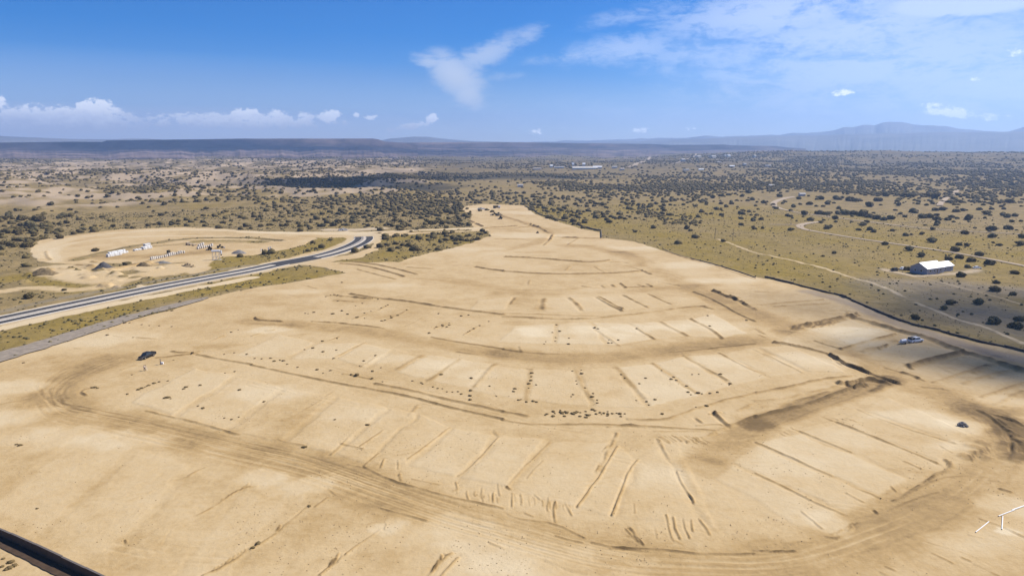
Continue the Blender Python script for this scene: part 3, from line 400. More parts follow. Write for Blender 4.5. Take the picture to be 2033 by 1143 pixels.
 ('R1', [(430, 980), (560, 945)], .4, 1, -.6, .5), ('R1', [(1300, 845), (1500, 850), (1650, 865)], .7, 1.2, -.9, .3), ('R1', [(265, 930), (280, 965), (300, 975)], .5, 1, -.7, .7), ('R1', [(440, 1005), (520, 1010), (560, 1040)], .6, 1.2, -.9, .6), ('R1', [(640, 1040), (750, 1010), (850, 990)], 1.3, 2.2, -1, .7), ('R1', [(530, 985), (560, 990)], .6, 1.2, -.6, .6), ('R1', [(290, 1030), (240, 1060)], .8, 1.5, -.9, .7), ('R1', [(800, 1010), (980, 985)], .4, 1.2, -.5, .6),
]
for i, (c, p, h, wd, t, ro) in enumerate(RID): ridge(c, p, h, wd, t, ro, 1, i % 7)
# churned hatch marks
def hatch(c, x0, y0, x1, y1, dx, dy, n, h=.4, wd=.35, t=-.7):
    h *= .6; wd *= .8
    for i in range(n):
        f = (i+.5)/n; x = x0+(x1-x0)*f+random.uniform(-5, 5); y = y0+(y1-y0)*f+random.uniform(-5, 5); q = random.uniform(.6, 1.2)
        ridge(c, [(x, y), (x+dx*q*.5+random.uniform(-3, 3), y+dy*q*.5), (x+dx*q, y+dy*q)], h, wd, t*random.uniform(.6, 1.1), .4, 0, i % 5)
hatch('B2', 690, 510, 890, 520, 45, 30, 13, .4, .35, -.7); hatch('B2', 30, 770, 320, 830, 5, 35, 9, .25, .3, -.45); hatch('B2', 540, 920, 620, 980, 20, 30, 6)
hatch('B1', 1000, 760, 1120, 790, 2, 30, 6, .25, .3, -.4); hatch('X8', 1050, 870, 1310, 850, 60, 60, 8, .6, .5, -.8); hatch('A7', 250, 835, 560, 800, -20, 20, 9, .4, .5, -.7); hatch('A7', 830, 975, 900, 950, -15, 15, 6, .4, .4, -.6)
hatch('B2', 420, 640, 460, 650, -8, 25, 5, .3, .3, -.6); hatch('B2', 470, 560, 500, 540, -18, 20, 5, .3, .3, -.5); hatch('B1', 380, 1070, 340, 1110, 12, -25, 8, .5, .35, -.8); hatch('B1', 120, 930, 110, 945, 14, -18, 4, .4, .3, -.8)
hatch('B1', 860, 1060, 810, 1130, 12, -28, 8, .5, .35, -.8); hatch('B8', 1110, 1030, 950, 1135, 10, -18, 9, .4, .35, -.8); hatch('B8', 1120, 735, 990, 805, 14, -14, 6, .35, .3, -.7)
hatch('B3', 960, 600, 1050, 560, 14, 22, 7, .35, .35, -.6); hatch('B3', 690, 760, 830, 680, 18, -10, 9, .35, .35, -.55); hatch('B3', 340, 960, 460, 900, 20, -12, 7, .35, .35, -.5); hatch('B3', 1080, 430, 1200, 560, 40, 25, 9, .5, .4, -.5)
hatch('B3', 110, 500, 170, 470, 25, 12, 5, .3, .4, -.4); hatch('B3', 300, 430, 420, 440, 40, 14, 6, .3, .4, -.35); hatch('B3', 10, 1030, 180, 1030, 14, -3, 10, .3, .3, -.7); hatch('B3', 0, 20, 20, 70, 25, 10, 3, .4, .4, -.7); hatch('A6', 1590, 660, 1650, 690, 20, 12, 6, .6, .6, -.8)
# scrub ground relief and the dry wash
VN = VEG*(1-sst(np.hypot(GX, GY), 500, 900))
DH += VN*((fbm(GX, GY, 14, 4, 13)-.5)*1.7+(fbm(GX, GY, 3, 2, 15)-.5)*.35)
WASH = [(-250, 250), (-120, 300), (0, 345), (200, 385), (400, 430), (700, 520), (850, 575), (1000, 640), (1100, 690), (1250, 755), (1500, 830), (1792, 950)]
band('A7', WASH, 3.6, .25, .9, .9, veg=.42)
band('A7', [(700, 660), (900, 670), (1050, 650)], 10, .1, .9, veg=.6)
band('A7', [(1150, 520), (1300, 560), (1500, 610), (1650, 650), (1792, 690)], 2.2, .3, .9, veg=.45)
band('A7', [(870, 455), (960, 480), (1100, 500), (1300, 480), (1480, 460)], 7, .1, .9, veg=.38, gray=.4)
band('A7', [(-400, 60), (200, 150), (800, 250), (1300, 330), (1792, 400)], 170, 0, .9, yel=.75); band('A6', [(300, 50), (900, 200), (1500, 330), (1900, 480)], 60, 0, .8, yel=.9); band('A7', [(-100, 250), (300, 430), (600, 560), (1000, 640)], 40, 0, .8, yel=.8)
band('A7', [(1000, 600), (1400, 700), (1792, 850)], 40, 0, .8, gray=.35); band('A7', [(900, 560), (1300, 560), (1700, 600)], 30, 0, .8, gray=.4)
for tp_c, tp_p, tp_w in (('R3', [(705, 611), (640, 623), (592, 643), (585, 663), (640, 685), (740, 706), (900, 728), (1050, 746), (1250, 772), (1500, 800), (1700, 812), (2033, 828)], 10), ('R3', [(860, 757), (790, 764), (735, 776), (742, 793), (800, 808), (1000, 842), (1200, 872), (1400, 900), (1600, 930), (1800, 965), (2033, 1010)], 9),
        ('R3', [(745, 775), (700, 773), (640, 774), (565, 772)], 6), ('A4', [(0, 845), (600, 718), (1100, 615), (1786, 490)], 22), ('A4', [(0, 1105), (300, 1020), (700, 893), (900, 830), (1300, 725), (1480, 683)], 14)):
    band(tp_c, tp_p, tp_w, 0, .3, flat=0)
# sloping badland faces stay paler
gz = GZ+DH
V = np.stack([GX, GY, gz], -1).reshape(-1, 3).astype(np.float32)
ii, jj = np.meshgrid(np.arange(NR-1), np.arange(NTH), indexing='ij'); j2 = (jj+1) % NTH
F = np.stack([ii*NTH+jj, ii*NTH+j2, (ii+1)*NTH+j2, (ii+1)*NTH+jj], -1).reshape(-1, 4)[:, ::-1]
def np_mesh(name, V, F):
    me = bpy.data.meshes.new(name); n = len(V); k = F.shape[1]
    me.vertices.add(n); me.vertices.foreach_set('co', np.ascontiguousarray(V, np.float32).ravel())
    me.loops.add(F.size); me.loops.foreach_set('vertex_index', np.ascontiguousarray(F, np.int32).ravel())
    me.polygons.add(len(F)); me.polygons.foreach_set('loop_start', np.arange(0, F.size, k, dtype=np.int32)); me.polygons.foreach_set('loop_total', np.full(len(F), k, np.int32))
    me.update(calc_edges=True); return me
gme = np_mesh('ground', V, F)
at = gme.attributes.new('soil', 'FLOAT_COLOR', 'POINT')
at.data.foreach_set('color', np.stack([VEG, np.clip(TONE*.4+.5, 0, 1), GRAY, YEL], -1).astype(np.float32).ravel())
gme.shade_smooth()
ground = bpy.data.objects.new('ground', gme); COL.objects.link(ground); ground['kind'] = 'structure'

# ------------------------------------------------------------------ materials
MATS = {}
def mat(name, col, rough=.8, metal=0.0, var=0.0, vs=3.0, spec=.3, bump=0.0, bs=10.0, col2=None, bd=0.1):
    if name in MATS: return MATS[name]
    m = bpy.data.materials.new(name); m.use_nodes = True; t = NT(m.node_tree); b = t.n['Principled BSDF']
    b.inputs['Roughness'].default_value = rough; b.inputs['Metallic'].default_value = metal; b.inputs['Specular IOR Level'].default_value = spec
    tcn = t.new('ShaderNodeTexCoord'); ob = tcn.outputs['Object']
    if var or col2:
        c2 = col2 or tuple(max(0, x*(1-var)) for x in col)
        f = t.ss(t.noise(ob, vs, 5, .6), .35, .65); t.put(b.inputs['Base Color'], t.mix(f, C(*col), C(*c2)))
    else: b.inputs['Base Color'].default_value = C(*col)
    if bump:
        bn = t.new('ShaderNodeBump'); bn.inputs['Strength'].default_value = bump; bn.inputs['Distance'].default_value = bd
        t.l.new(t.noise(ob, bs, 5, .6), bn.inputs['Height']); t.l.new(bn.outputs[0], b.inputs['Normal'])
    MATS[name] = m; return m
def ground_material():
    m = bpy.data.materials.new('ground_soil'); m.use_nodes = True; t = NT(m.node_tree); b = t.n['Principled BSDF']
    b.inputs['Roughness'].default_value = .95; b.inputs['Specular IOR Level'].default_value = .1
    a = t.new('ShaderNodeAttribute', attribute_name='soil'); s = t.new('ShaderNodeSeparateColor'); t.l.new(a.outputs['Color'], s.inputs[0])
    veg, tone, gray, yel = s.outputs[0], s.outputs[1], s.outputs[2], a.outputs['Alpha']
    P = t.new('ShaderNodeNewGeometry').outputs['Position']
    nA = t.noise(P, .9, 6, .65); nB = t.noise(P, .09, 5, .6); nC = t.noise(P, .02, 4, .6); nD = t.noise(P, .33, 5, .7)
    mp = t.new('ShaderNodeMapping'); t.l.new(P, mp.inputs[0]); mp.inputs['Rotation'].default_value = (0, 0, R(28)); mp.inputs['Scale'].default_value = (.05, .8, 1)
    nE = t.noise(mp.outputs[0], 1.0, 4, .6)
    tn = t.m('ADD', tone, t.m('MULTIPLY', t.m('SUBTRACT', nB, .5), .20)); tn = t.m('ADD', tn, t.m('MULTIPLY', t.m('SUBTRACT', nA, .5), .20)); tn = t.m('ADD', tn, t.m('MULTIPLY', t.m('SUBTRACT', nE, .5), .06))
    cr = t.new('ShaderNodeValToRGB'); t.l.new(tn, cr.inputs[0]); e = cr.color_ramp.elements
    e[0].position = 0.0; e[0].color = C(.10, .065, .028); e[1].position = 1.0; e[1].color = C(.60, .485, .31)
    for p_, c_ in ((.2, (.185, .118, .05)), (.38, (.385, .255, .110)), (.5, (.475, .338, .172)), (.66, (.52, .395, .228))):
        x = e.new(p_); x.color = C(*c_)
    dirt = cr.outputs[0]
    straw = t.mix(t.ss(nD, .35, .7), C(.250, .170, .034), C(.178, .125, .026)); soilc = t.mix(t.ss(nB, .35, .65), C(.270, .190, .078), C(.190, .136, .056))
    f1 = t.m('ADD', t.m('MULTIPLY', yel, .9), t.ss(nC, .42, .68, -.1, .45), clamp=True)
    v = t.mix(f1, soilc, straw)
    spk = t.ss(t.noise(P, .55, 4, .75), .56, .66); v = t.mix(t.m('MULTIPLY', spk, .6), v, C(.085, .068, .034))
    spl = t.ss(t.noise(P, .22, 4, .7), .60, .70); v = t.mix(t.m('MULTIPLY', spl, .45), v, C(.33, .245, .125))
    # beyond the near plain: mottled scrub
    ln = t.v('LENGTH', P); fr = t.ss(ln, 800, 2400)
    mps = t.new('ShaderNodeMapping'); t.l.new(P, mps.inputs[0]); mps.inputs['Scale'].default_value = (.012, .03, .03)
    sc2 = t.ss(t.noise(mps.outputs[0], 1.0, 7, .72), .38, .55); v = t.mix(t.m('MULTIPLY', sc2, t.m('MULTIPLY', fr, .72)), v, C(.05, .042, .026))
    # eroded pale banks where the land is steep
    nz = t.new('ShaderNodeSeparateXYZ'); t.l.new(t.new('ShaderNodeNewGeometry').outputs['True Normal'], nz.inputs[0])
    steep = t.m('MULTIPLY', t.ss(nz.outputs[2], .993, .955), t.ss(ln, 600, 900)); v = t.mix(t.m('MULTIPLY', steep, .8), v, C(.38, .285, .19))
    gcol = t.mix(t.ss(nA, .3, .7), C(.25, .225, .205), C(.19, .167, .148))
    vm = t.ss(t.m('ADD', veg, t.m('MULTIPLY', t.m('SUBTRACT', nD, .5), .5)), .35, .65)
    c = t.mix(vm, dirt, v); c = t.mix(t.m('MULTIPLY', gray, t.ss(nD, .2, .6, .55, 1)), c, gcol)
    t.put(b.inputs['Base Color'], c)
    bn = t.new('ShaderNodeBump'); bn.inputs['Strength'].default_value = .7; bn.inputs['Distance'].default_value = .2
    hh = t.m('ADD', nA, t.m('MULTIPLY', nD, t.m('MULTIPLY', vm, 2.0))); t.l.new(hh, bn.inputs['Height']); t.l.new(bn.outputs[0], b.inputs['Normal'])
    return m
gme.materials.append(ground_material())

# ------------------------------------------------------------------ object helpers
def obj(name, me, m=None, parent=None, loc=None):
    o = bpy.data.objects.new(name, me); COL.objects.link(o)
    if m is not None and not me.materials: me.materials.append(m)
    if parent is not None: o.parent = parent
    if loc is not None: o.location = loc
    return o
def tag(o, label, cat, group=None):
    o['label'] = label; o['category'] = cat
    if group: o['group'] = group
    return o
def thing(name, label, cat, loc=(0, 0, 0), rz=0.0, group=None):
    o = bpy.data.objects.new(name, None); COL.objects.link(o); o.location = loc; o.rotation_euler = (0, 0, rz); o.empty_display_size = .3
    return tag(o, label, cat, group)
def dup(root, loc, rz=0.0, s=1.0, label=None, cat=None, group=None):
    c = root.copy(); COL.objects.link(c); c.location = loc; c.rotation_euler = (0, 0, rz); c.scale = (s, s, s)
    if label: c['label'] = label
    if group: c['group'] = group
    for ch in list(root.children):
        d = ch.copy(); COL.objects.link(d); d.parent = c
        for g in list(ch.children):
            e = g.copy(); COL.objects.link(e); e.parent = d
    return c
class MB:
    def __init__(s): s.bm = bmesh.new()
    def box(s, x0, x1, y0, y1, z0, z1, bev=0.0, M=None):
        r_ = bmesh.ops.create_cube(s.bm, size=1); vs = r_['verts']
        for v in vs: v.co = Vector((x0+(v.co.x+.5)*(x1-x0), y0+(v.co.y+.5)*(y1-y0), z0+(v.co.z+.5)*(z1-z0)))
        if bev:
            es = list({e for v in vs for e in v.link_edges}); o = bmesh.ops.bevel(s.bm, geom=es, offset=bev, segments=2, affect='EDGES'); vs = list({v for f in o['faces'] for v in f.verts}|{v for v in vs if v.is_valid})
        if M is not None: bmesh.ops.transform(s.bm, matrix=M, verts=[v for v in vs if v.is_valid])
        return s
    def cyl(s, a, b, r0, r1=None, seg=12, caps=True):
        a, b = Vector(a), Vector(b); d = b-a; r1 = r0 if r1 is None else r1
        o = bmesh.ops.create_cone(s.bm, cap_ends=caps, segments=seg, radius1=r0, radius2=r1, depth=d.length)
        M = Matrix.Translation((a+b)/2) @ d.to_track_quat('Z', 'Y').to_matrix().to_4x4(); bmesh.ops.transform(s.bm, matrix=M, verts=o['verts']); return s
    def prism(s, prof, axis_w, y0, y1):
        """profile in (x, z) extruded along y"""
        a = [s.bm.verts.new((x, y0, z)) for x, z in prof]; b = [s.bm.verts.new((x, y1, z)) for x, z in prof]; n = len(prof)
        s.bm.faces.new(a); s.bm.faces.new(b[::-1])
        for i in range(n): s.bm.faces.new((a[i], b[i], b[(i+1) % n], a[(i+1) % n]))
        bmesh.ops.recalc_face_normals(s.bm, faces=s.bm.faces); return s
    def loft(s, secs):
        """closed sections joined into one skin, capped"""
        rows = [[s.bm.verts.new(p) for p in sec] for sec in secs]; n = len(secs[0])
        for a, b in zip(rows[:-1], rows[1:]):
            for i in range(n): s.bm.faces.new((a[i], a[(i+1) % n], b[(i+1) % n], b[i]))
        s.bm.faces.new(rows[0][::-1]); s.bm.faces.new(rows[-1]); bmesh.ops.recalc_face_normals(s.bm, faces=s.bm.faces); return s
    def build(s, name, m, parent=None, loc=None, smooth_=False):
        me = bpy.data.meshes.new(name); s.bm.to_mesh(me); s.bm.free()
        if smooth_: me.shade_smooth()
        return obj(name, me, m, parent, loc)
def ribbon(name, P, wd, m, z=.08, step=3.0, rag=.0, taper=None, nx=4, kind='structure', h=0.0, follow=True, off=0.0):
    """a strip that follows the ground; off shifts it sideways (left positive)"""
    Q = resample(smooth(P, 3), step); T = np.gradient(Q, axis=0); T /= np.linalg.norm(T, axis=1)[:, None]+1e-9; N = np.stack([-T[:, 1], T[:, 0]], 1)
    n = len(Q); s = np.linspace(0, 1, n); ww = np.full(n, wd) if taper is None else wd*np.interp(s, taper[0], taper[1])
    cols = []
    for k in range(nx+1):
        f = k/nx-.5; e = ww*f
        if rag and k in (0, nx): e = e+np.sign(f)*(fbm(np.arange(n)*step, np.full(n, k*9.), 6, 3, 3)-.5)*rag*2
        p = Q+N*(e+off)[:, None]; cols.append(np.concatenate([p, (Hb(p[:, 0], p[:, 1])+z)[:, None]], 1))
    V = np.stack(cols, 1).reshape(-1, 3); F = []
    for i in range(n-1):
        for k in range(nx): a = i*(nx+1)+k; F.append((a, a+1, a+nx+2, a+nx+1))
    F = np.array(F)
    if h:   # give it a body: a kerb
        m0 = len(V); V = np.concatenate([V+np.array([0, 0, h]), V-np.array([0, 0, .1])]); sd = []
        for i in range(n-1):
            a = i*(nx+1); sd.append((a, a+nx+1, m0+a+nx+1, m0+a)); a += nx; sd.append((a+nx+1, a, m0+a, m0+a+nx+1))
        sd.append((0, m0, m0+nx, nx)); F = np.concatenate([F, np.array(sd)])
    me = np_mesh(name, V, F); o = obj(name, me, m)
    if kind: o['kind'] = kind
    return o
def lin(c): return tuple(((x/255)/12.92 if x/255 <= .04045 else ((x/255+.055)/1.055)**2.4) for x in c)

# ------------------------------------------------------------------ paved road: two carriageways, kerbs, median
asphalt = mat('asphalt', (.055, .050, .047), .9, 0, .3, .6, .25, .2, 20, bd=.02); concrete = mat('concrete_kerb', (.52, .47, .40), .85, 0, .2, 2, .2); medm = mat('median_soil', (.46, .385, .30), .9, 0, .25, .8, .1)
CL = [(x, y) for x, y in K('A4', [(-180, 882), (0, 844), (300, 780), (600, 717), (850, 665), (1100, 614), (1450, 548), (1786, 487)])] + K('T2', [(-250, 800), (0, 756), (300, 700), (600, 640), (850, 570), (1050, 502), (1200, 440), (1320, 372), (1365, 325), (1350, 285)])
CLW = [g[:2] for g in PW(CL)]
cut0 = 13
ribbon('road_surface', CLW, 12.6, asphalt, .10, 4, nx=4)
FULL = resample(smooth(CLW, 3), 2.0); gap = G(595, 520); dg = np.hypot(FULL[:, 0]-gap.x, FULL[:, 1]-gap.y); gi = int(np.argmin(dg))
m_a, m_b = FULL[:gi-9], FULL[gi+11:]
for part in (m_a, m_b): ribbon('median_strip', part, 2.3, medm, .14, 3, h=.12, nx=2)
ribbon('kerb', CLW, .42, concrete, .12, 3, h=.17, nx=1, off=6.35)
for part in (FULL[:gi-6], FULL[gi+10:]): ribbon('kerb', part, .42, concrete, .12, 3, h=.17, nx=1, off=-6.35)
for part in (m_a, m_b):
    for s_ in (-1, 1): ribbon('kerb', part, .34, concrete, .12, 3, h=.2, nx=1, off=s_*1.4)
# unpaved roads
gravel = mat('gravel', (.29, .235, .175), .95, 0, .25, .5, .1, .3, 6); dirtm = mat('track_dirt', (.42, .32, .215), .95, 0, .2, .3, .1, .3, 3); dirtm2 = mat('track_dirt_pale', (.42, .33, .235), .95, 0, .2, .3, .1)
ribbon('gravel_road', [g[:2] for g in KW('A4', [(-150, 1150), (0, 1105), (300, 1020), (500, 955), (700, 893), (900, 830), (1100, 775), (1300, 725), (1480, 683)])], 9.5, gravel, .30, 3, rag=1.0, taper=([0, .5, .85, 1], [1.1, .9, .6, .12]), nx=6)
TRK = .30
ribbon('dirt_track', [g[:2] for g in KW('R3', [(705, 611), (640, 623), (592, 643), (585, 663), (640, 685), (740, 706), (900, 728), (1050, 746), (1250, 772), (1500, 800), (1700, 812), (2033, 828), (2300, 850)])], 5.2, dirtm, TRK, 5, rag=.6, taper=([0, .08, .22, .4, 1], [1., 1.7, 1.3, .6, .55]))
ribbon('dirt_track', [g[:2] for g in KW('R3', [(860, 757), (790, 764), (735, 776), (742, 793), (800, 808), (1000, 842), (1200, 872), (1400, 900), (1600, 930), (1800, 965), (2033, 1010), (2300, 1070)])], 5.5, dirtm, TRK, 5, rag=.6, taper=([0, .1, .25, .4, 1], [.8, 1.3, 1.0, .6, .62]))
ribbon('dirt_track', [g[:2] for g in KW('R3', [(745, 775), (700, 773), (640, 774), (565, 772)])], 2.6, dirtm, TRK, 4, rag=.4)
ribbon('dirt_track', [g[:2] for g in KW('R3', [(1655, 575), (1610, 615), (1560, 640), (1545, 665)])], 6, dirtm, .9, 6, rag=1)
ribbon('dirt_track', [g[:2] for g in KW('R2', [(1782, 385), (1740, 410), (1690, 430), (1640, 445)])], 12, dirtm2, 1.8, 20, rag=3)
ribbon('dirt_track', [g[:2] for g in KW('R2', [(2060, 370), (1990, 400), (1900, 425)])], 8, dirtm2, 1.8, 20, rag=2)

# ------------------------------------------------------------------ hills on the skyline
def hills(name, prof, dist, depth, m, base=-15.0, cliff=.0, rough=.0, talus=.5, seed=0, step=.05, nd=26, back=1.0, gul=0.0):
    """prof: skyline in photograph pixels, kept as heights at a real distance"""
    us = np.array([p[0] for p in prof], float); ang = []; hz = []
    for u, v in prof:
        a, e = pixang(u, v); ang.append(a); hz.append(CAMH+dist*math.tan(e))
    A = np.arange(min(ang), max(ang), R(step)); Hh = np.interp(A, ang, hz)
    Hh = Hh+(fbm(A*dist, A*0, 260, 4, seed)-.5)*rough
    t = np.linspace(0, 1, nd); front = dist-depth; rows = []
    for k in range(nd):
        f = t[k]; x_ = fbm(A*dist, np.full_like(A, f*2.0), 500, 3, seed+4)-.5
        if f <= .72:
            q = f/.72
            if cliff: zf = np.where(q < 1-.06, talus*(q/(.94))**1.6, talus+(1-talus)*sst(q, .94, 1))
            else: zf = q**1.25
            rad = front+depth*q+x_*depth*.25*np.sin(math.pi*q)
        else: zf = 1-back*((f-.72)/.28)**2*.9; rad = dist+depth*(f-.72)/.28
        gl = (1-np.abs(2*fbm(A*dist+0*f, np.full_like(A, f*60.), 210, 5, seed+9, .62)-1))
        gl2 = gul*np.sin(math.pi*min(f/.72, 1))*(gl-.5)
        z = base+(Hh-base)*np.clip(zf+gl2, -.02, 1.0) if f < .72 else base+(Hh-base)*zf
        if f <= 0: z = np.full_like(A, base)
        rad = np.broadcast_to(rad, A.shape); rows.append(np.stack([rad*np.sin(A), rad*np.cos(A), z], 1))
    V = np.stack(rows, 0); n = len(A); ii, jj = np.meshgrid(np.arange(nd-1), np.arange(n-1), indexing='ij')
    F = np.stack([ii*n+jj, ii*n+jj+1, (ii+1)*n+jj+1, (ii+1)*n+jj], -1).reshape(-1, 4)[:, ::-1]
    me = np_mesh(name, V.reshape(-1, 3), F); me.shade_smooth(); o = obj(name, me, m); o['kind'] = 'structure'; return o
mesam = mat('mesa_rock', (.050, .036, .032), .95, 0, 0, .0045, .1, 0, 1, col2=(.20, .14, .118)); farm = mat('far_mountain', (.13, .14, .155), .95, 0, 0, .0015, .1, 0, 1, col2=(.18, .185, .19))
hills('mesa', [(-700, 281), (-300, 282), (0, 283), (150, 281.5), (203, 282), (212, 279), (300, 277.6), (480, 275.6), (700, 275.0), (740, 275.2), (752, 277), (762, 281), (800, 284), (830, 289)], 5000, 2200, mesam, -6, 1, 3, .52, 1, gul=.24)
hills('mesa', [(700, 283), (800, 283.2), (900, 283), (1000, 282.5), (1060, 283), (1200, 285), (1290, 286), (1330, 288), (1440, 287.5), (1452, 289), (1540, 290), (1560, 293), (1600, 296)], 5500, 2500, mesam, -8, 1, 3, .55, 3, gul=.2)
hills('hills', [(-700, 262), (-300, 266), (0, 270), (60, 273), (140, 276), (220, 277), (260, 275.5), (300, 276), (360, 280), (500, 284)], 7800, 1800, farm, -20, 0, 4, .5, 5, gul=.1)
hills('hills', [(700, 284), (760, 278.5), (775, 275), (800, 273.5), (820, 271.5), (850, 272), (865, 274), (900, 277.5), (940, 280.5), (1000, 282), (1040, 283), (1100, 284)], 7900, 1600, farm, -20, 0, 3, .5, 6, gul=.1)
hills('mountains', [(1000, 283), (1200, 278), (1367, 272.5), (1471, 269), (1546, 267), (1574, 263), (1601, 263.5), (1657, 260), (1674, 253.5), (1698, 252), (1715, 248.5), (1736, 250), (1750, 245.5), (1763, 243), (1794, 244), (1815, 248), (1853, 249), (1884, 251), (1918, 257), (1953, 261), (2001, 260.5), (2018, 256), (2033, 252), (2120, 240), (2300, 236), (2700, 250)], 9800, 1500, farm, -30, 0, 34, .5, 7, gul=.16)
hills('foothills', [(1150, 284), (1350, 277), (1500, 271.5), (1650, 268), (1750, 264.5), (1850, 262.5), (2033, 262), (2200, 258), (2700, 262)], 7600, 1800, farm, -30, 0, 14, .5, 8, gul=.14)

# ------------------------------------------------------------------ clouds overhead (outside the frame) that shade parts of the land
def cloud_mat(op):
    m = bpy.data.materials.new('cloud_vapour'); m.use_nodes = True; t = NT(m.node_tree); t.n.clear()
    d = t.new('ShaderNodeBsdfDiffuse'); d.inputs[0].default_value = C(.85, .86, .88); tr = t.new('ShaderNodeBsdfTransparent'); mx = t.new('ShaderNodeMixShader')
    mx.inputs[0].default_value = op
    t.l.new(tr.outputs[0], mx.inputs[1]); t.l.new(d.outputs[0], mx.inputs[2]); o = t.new('ShaderNodeOutputMaterial'); t.l.new(mx.outputs[0], o.inputs[0]); return m
CM = cloud_mat(.09); CM2 = cloud_mat(.15)
def cloud(tx, ty, rx, ry, rot=0.0, alt=1750, n=16, seed=1, rmin=.28, rmax=.5):
    rd = random.Random(seed); bm = bmesh.new(); off = SUNV*(alt/SUNV.z)
    for i in range(n):
        a = rd.uniform(0, 2*math.pi); q = math.sqrt(rd.uniform(0, 1))*.8; pr = rd.uniform(rmin, rmax)*(1.15-.6*q)
        o = bmesh.ops.create_icosphere(bm, subdivisions=3, radius=1)
        M = Matrix.Rotation(rot, 4, 'Z') @ Matrix.Translation((q*math.cos(a)*rx, q*math.sin(a)*ry, rd.uniform(0, .15)*min(rx, ry))) @ Matrix.Diagonal((rx*pr, ry*pr, .35*min(rx, ry)*pr, 1))
        for v in o['verts']:
            v.co *= 1+.2*(float(vn(v.co.x*3+i, v.co.y*3+v.co.z*2, 3))-.5)
        bmesh.ops.transform(bm, matrix=M, verts=o['verts'])
    me = bpy.data.meshes.new('cloud'); bm.to_mesh(me); bm.free(); me.shade_smooth()
    o = obj('cloud', me, CM if ty < 500 else CM2, None, (tx+off.x, ty+off.y, alt)); o['kind'] = 'structure'; return o
cloud(212, 250, 118, 70, R(-42), seed=3, n=20, rmin=.3, rmax=.5)
cloud(150, 203, 50, 27, R(-30), seed=23, n=26, rmin=.4, rmax=.6)
cloud(300, 330, 60, 25, R(-20), seed=13, n=10)
p = G(690, 365); cloud(p.x, p.y, 200, 150, R(12), seed=4, n=24)
p = G(860, 353); cloud(p.x, p.y, 200, 120, R(12), seed=24, n=16)
p = G(1040, 352); cloud(p.x, p.y, 260, 110, R(0), seed=5, n=12)
cloud(-1300, 4300, 2600, 700, R(0), alt=2300, seed=10, n=26)
cloud(1000, 5200, 1800, 500, R(0), alt=2300, seed=11, n=20)
cloud(-1100, 2900, 700, 220, R(0), alt=2000, seed=12, n=10)

# ------------------------------------------------------------------ air
def haze():
    mb = MB(); mb.box(-11800, 11800, -11800, 11800, -60, 520)
    m = bpy.data.materials.new('air'); m.use_nodes = True; t = NT(m.node_tree); t.n.clear()
    v = t.new('ShaderNodeVolumePrincipled'); v.inputs['Color'].default_value = C(.44, .64, 1.0); v.inputs['Density'].default_value = HAZE; v.inputs['Anisotropy'].default_value = 0.3
    o = t.new('ShaderNodeOutputMaterial'); t.l.new(v.outputs[0], o.inputs['Volume'])
    h = mb.build('haze', m); h['kind'] = 'stuff'; return h
HAZE = 1.15e-4
haze()
#OBJECTS#
DZ = gz
def gidx(x, y):
    r_ = math.hypot(x, y); t_ = math.atan2(x, y)
    if t_ < TH[0]: t_ += 2*math.pi
    i = min(max(int(np.searchsorted(RR, r_)), 1), NR-1); j = min(max(int(np.searchsorted(TH, t_)), 1), NTH-1)
    if abs(RR[i-1]-r_) < abs(RR[i]-r_): i -= 1
    if abs(TH[j-1]-t_) < abs(TH[j]-t_): j -= 1
    return i, j
def gzat(x, y): i, j = gidx(x, y); return float(DZ[i, j])
def vegat(x, y): i, j = gidx(x, y); return float(VEG[i, j])
def at(u, v, up=0.0):
    p = G(u, v); return Vector((p.x, p.y, gzat(p.x, p.y)+up))
def kat(c, x, y, up=0.0): return at(*K(c, [(x, y)])[0], up)
def hdg(a, b):  # rotation so that local +X points from a to b
    return math.atan2(b.y-a.y, b.x-a.x)
# ---- materials
JUN = mat('juniper_foliage', (.078, .057, .021), .9, 0, .0, .35, .15, 0, 1, col2=(.150, .112, .042)); JUN2 = mat('olive_foliage', (.088, .072, .030), .9, 0, 0, 1.6, .15, 0, 1, col2=(.15, .118, .052))
BARK = mat('bark', (.14, .10, .07), .9, 0, .3, 6); SAGE = mat('sage_foliage', (.10, .082, .036), .95, 0, 0, .6, .1, 0, 1, col2=(.17, .135, .062)); WEED = mat('dry_weed', (.12, .080, .032), .95, 0, 0, 3, .1, 0, 1, col2=(.19, .135, .06))
WHITE_ = mat('white_paint', (.80, .79, .77), .45, 0, .08, 2, .5); ROOFM = mat('white_metal_roof', (.82, .81, .80), .4, .0, .06, .8, .5); PVC = mat('white_pipe_plastic', (.80, .77, .70), .5, 0, .1, 3); GREYM = mat('grey_metal', (.30, .30, .31), .5, .6, .2, 3)
WALLB = mat('grey_siding', (.36, .35, .36), .8, 0, .15, 1.5); DARKP = mat('black_car_paint', (.020, .017, .015), .55, 0, 0, 1, .25); TYRE = mat('rubber', (.02, .02, .02), .9); GLASS = mat('window_glass', (.03, .04, .05), .08, 0, 0, 1, .6); CHROME = mat('bright_trim', (.5, .5, .5), .3, .9)
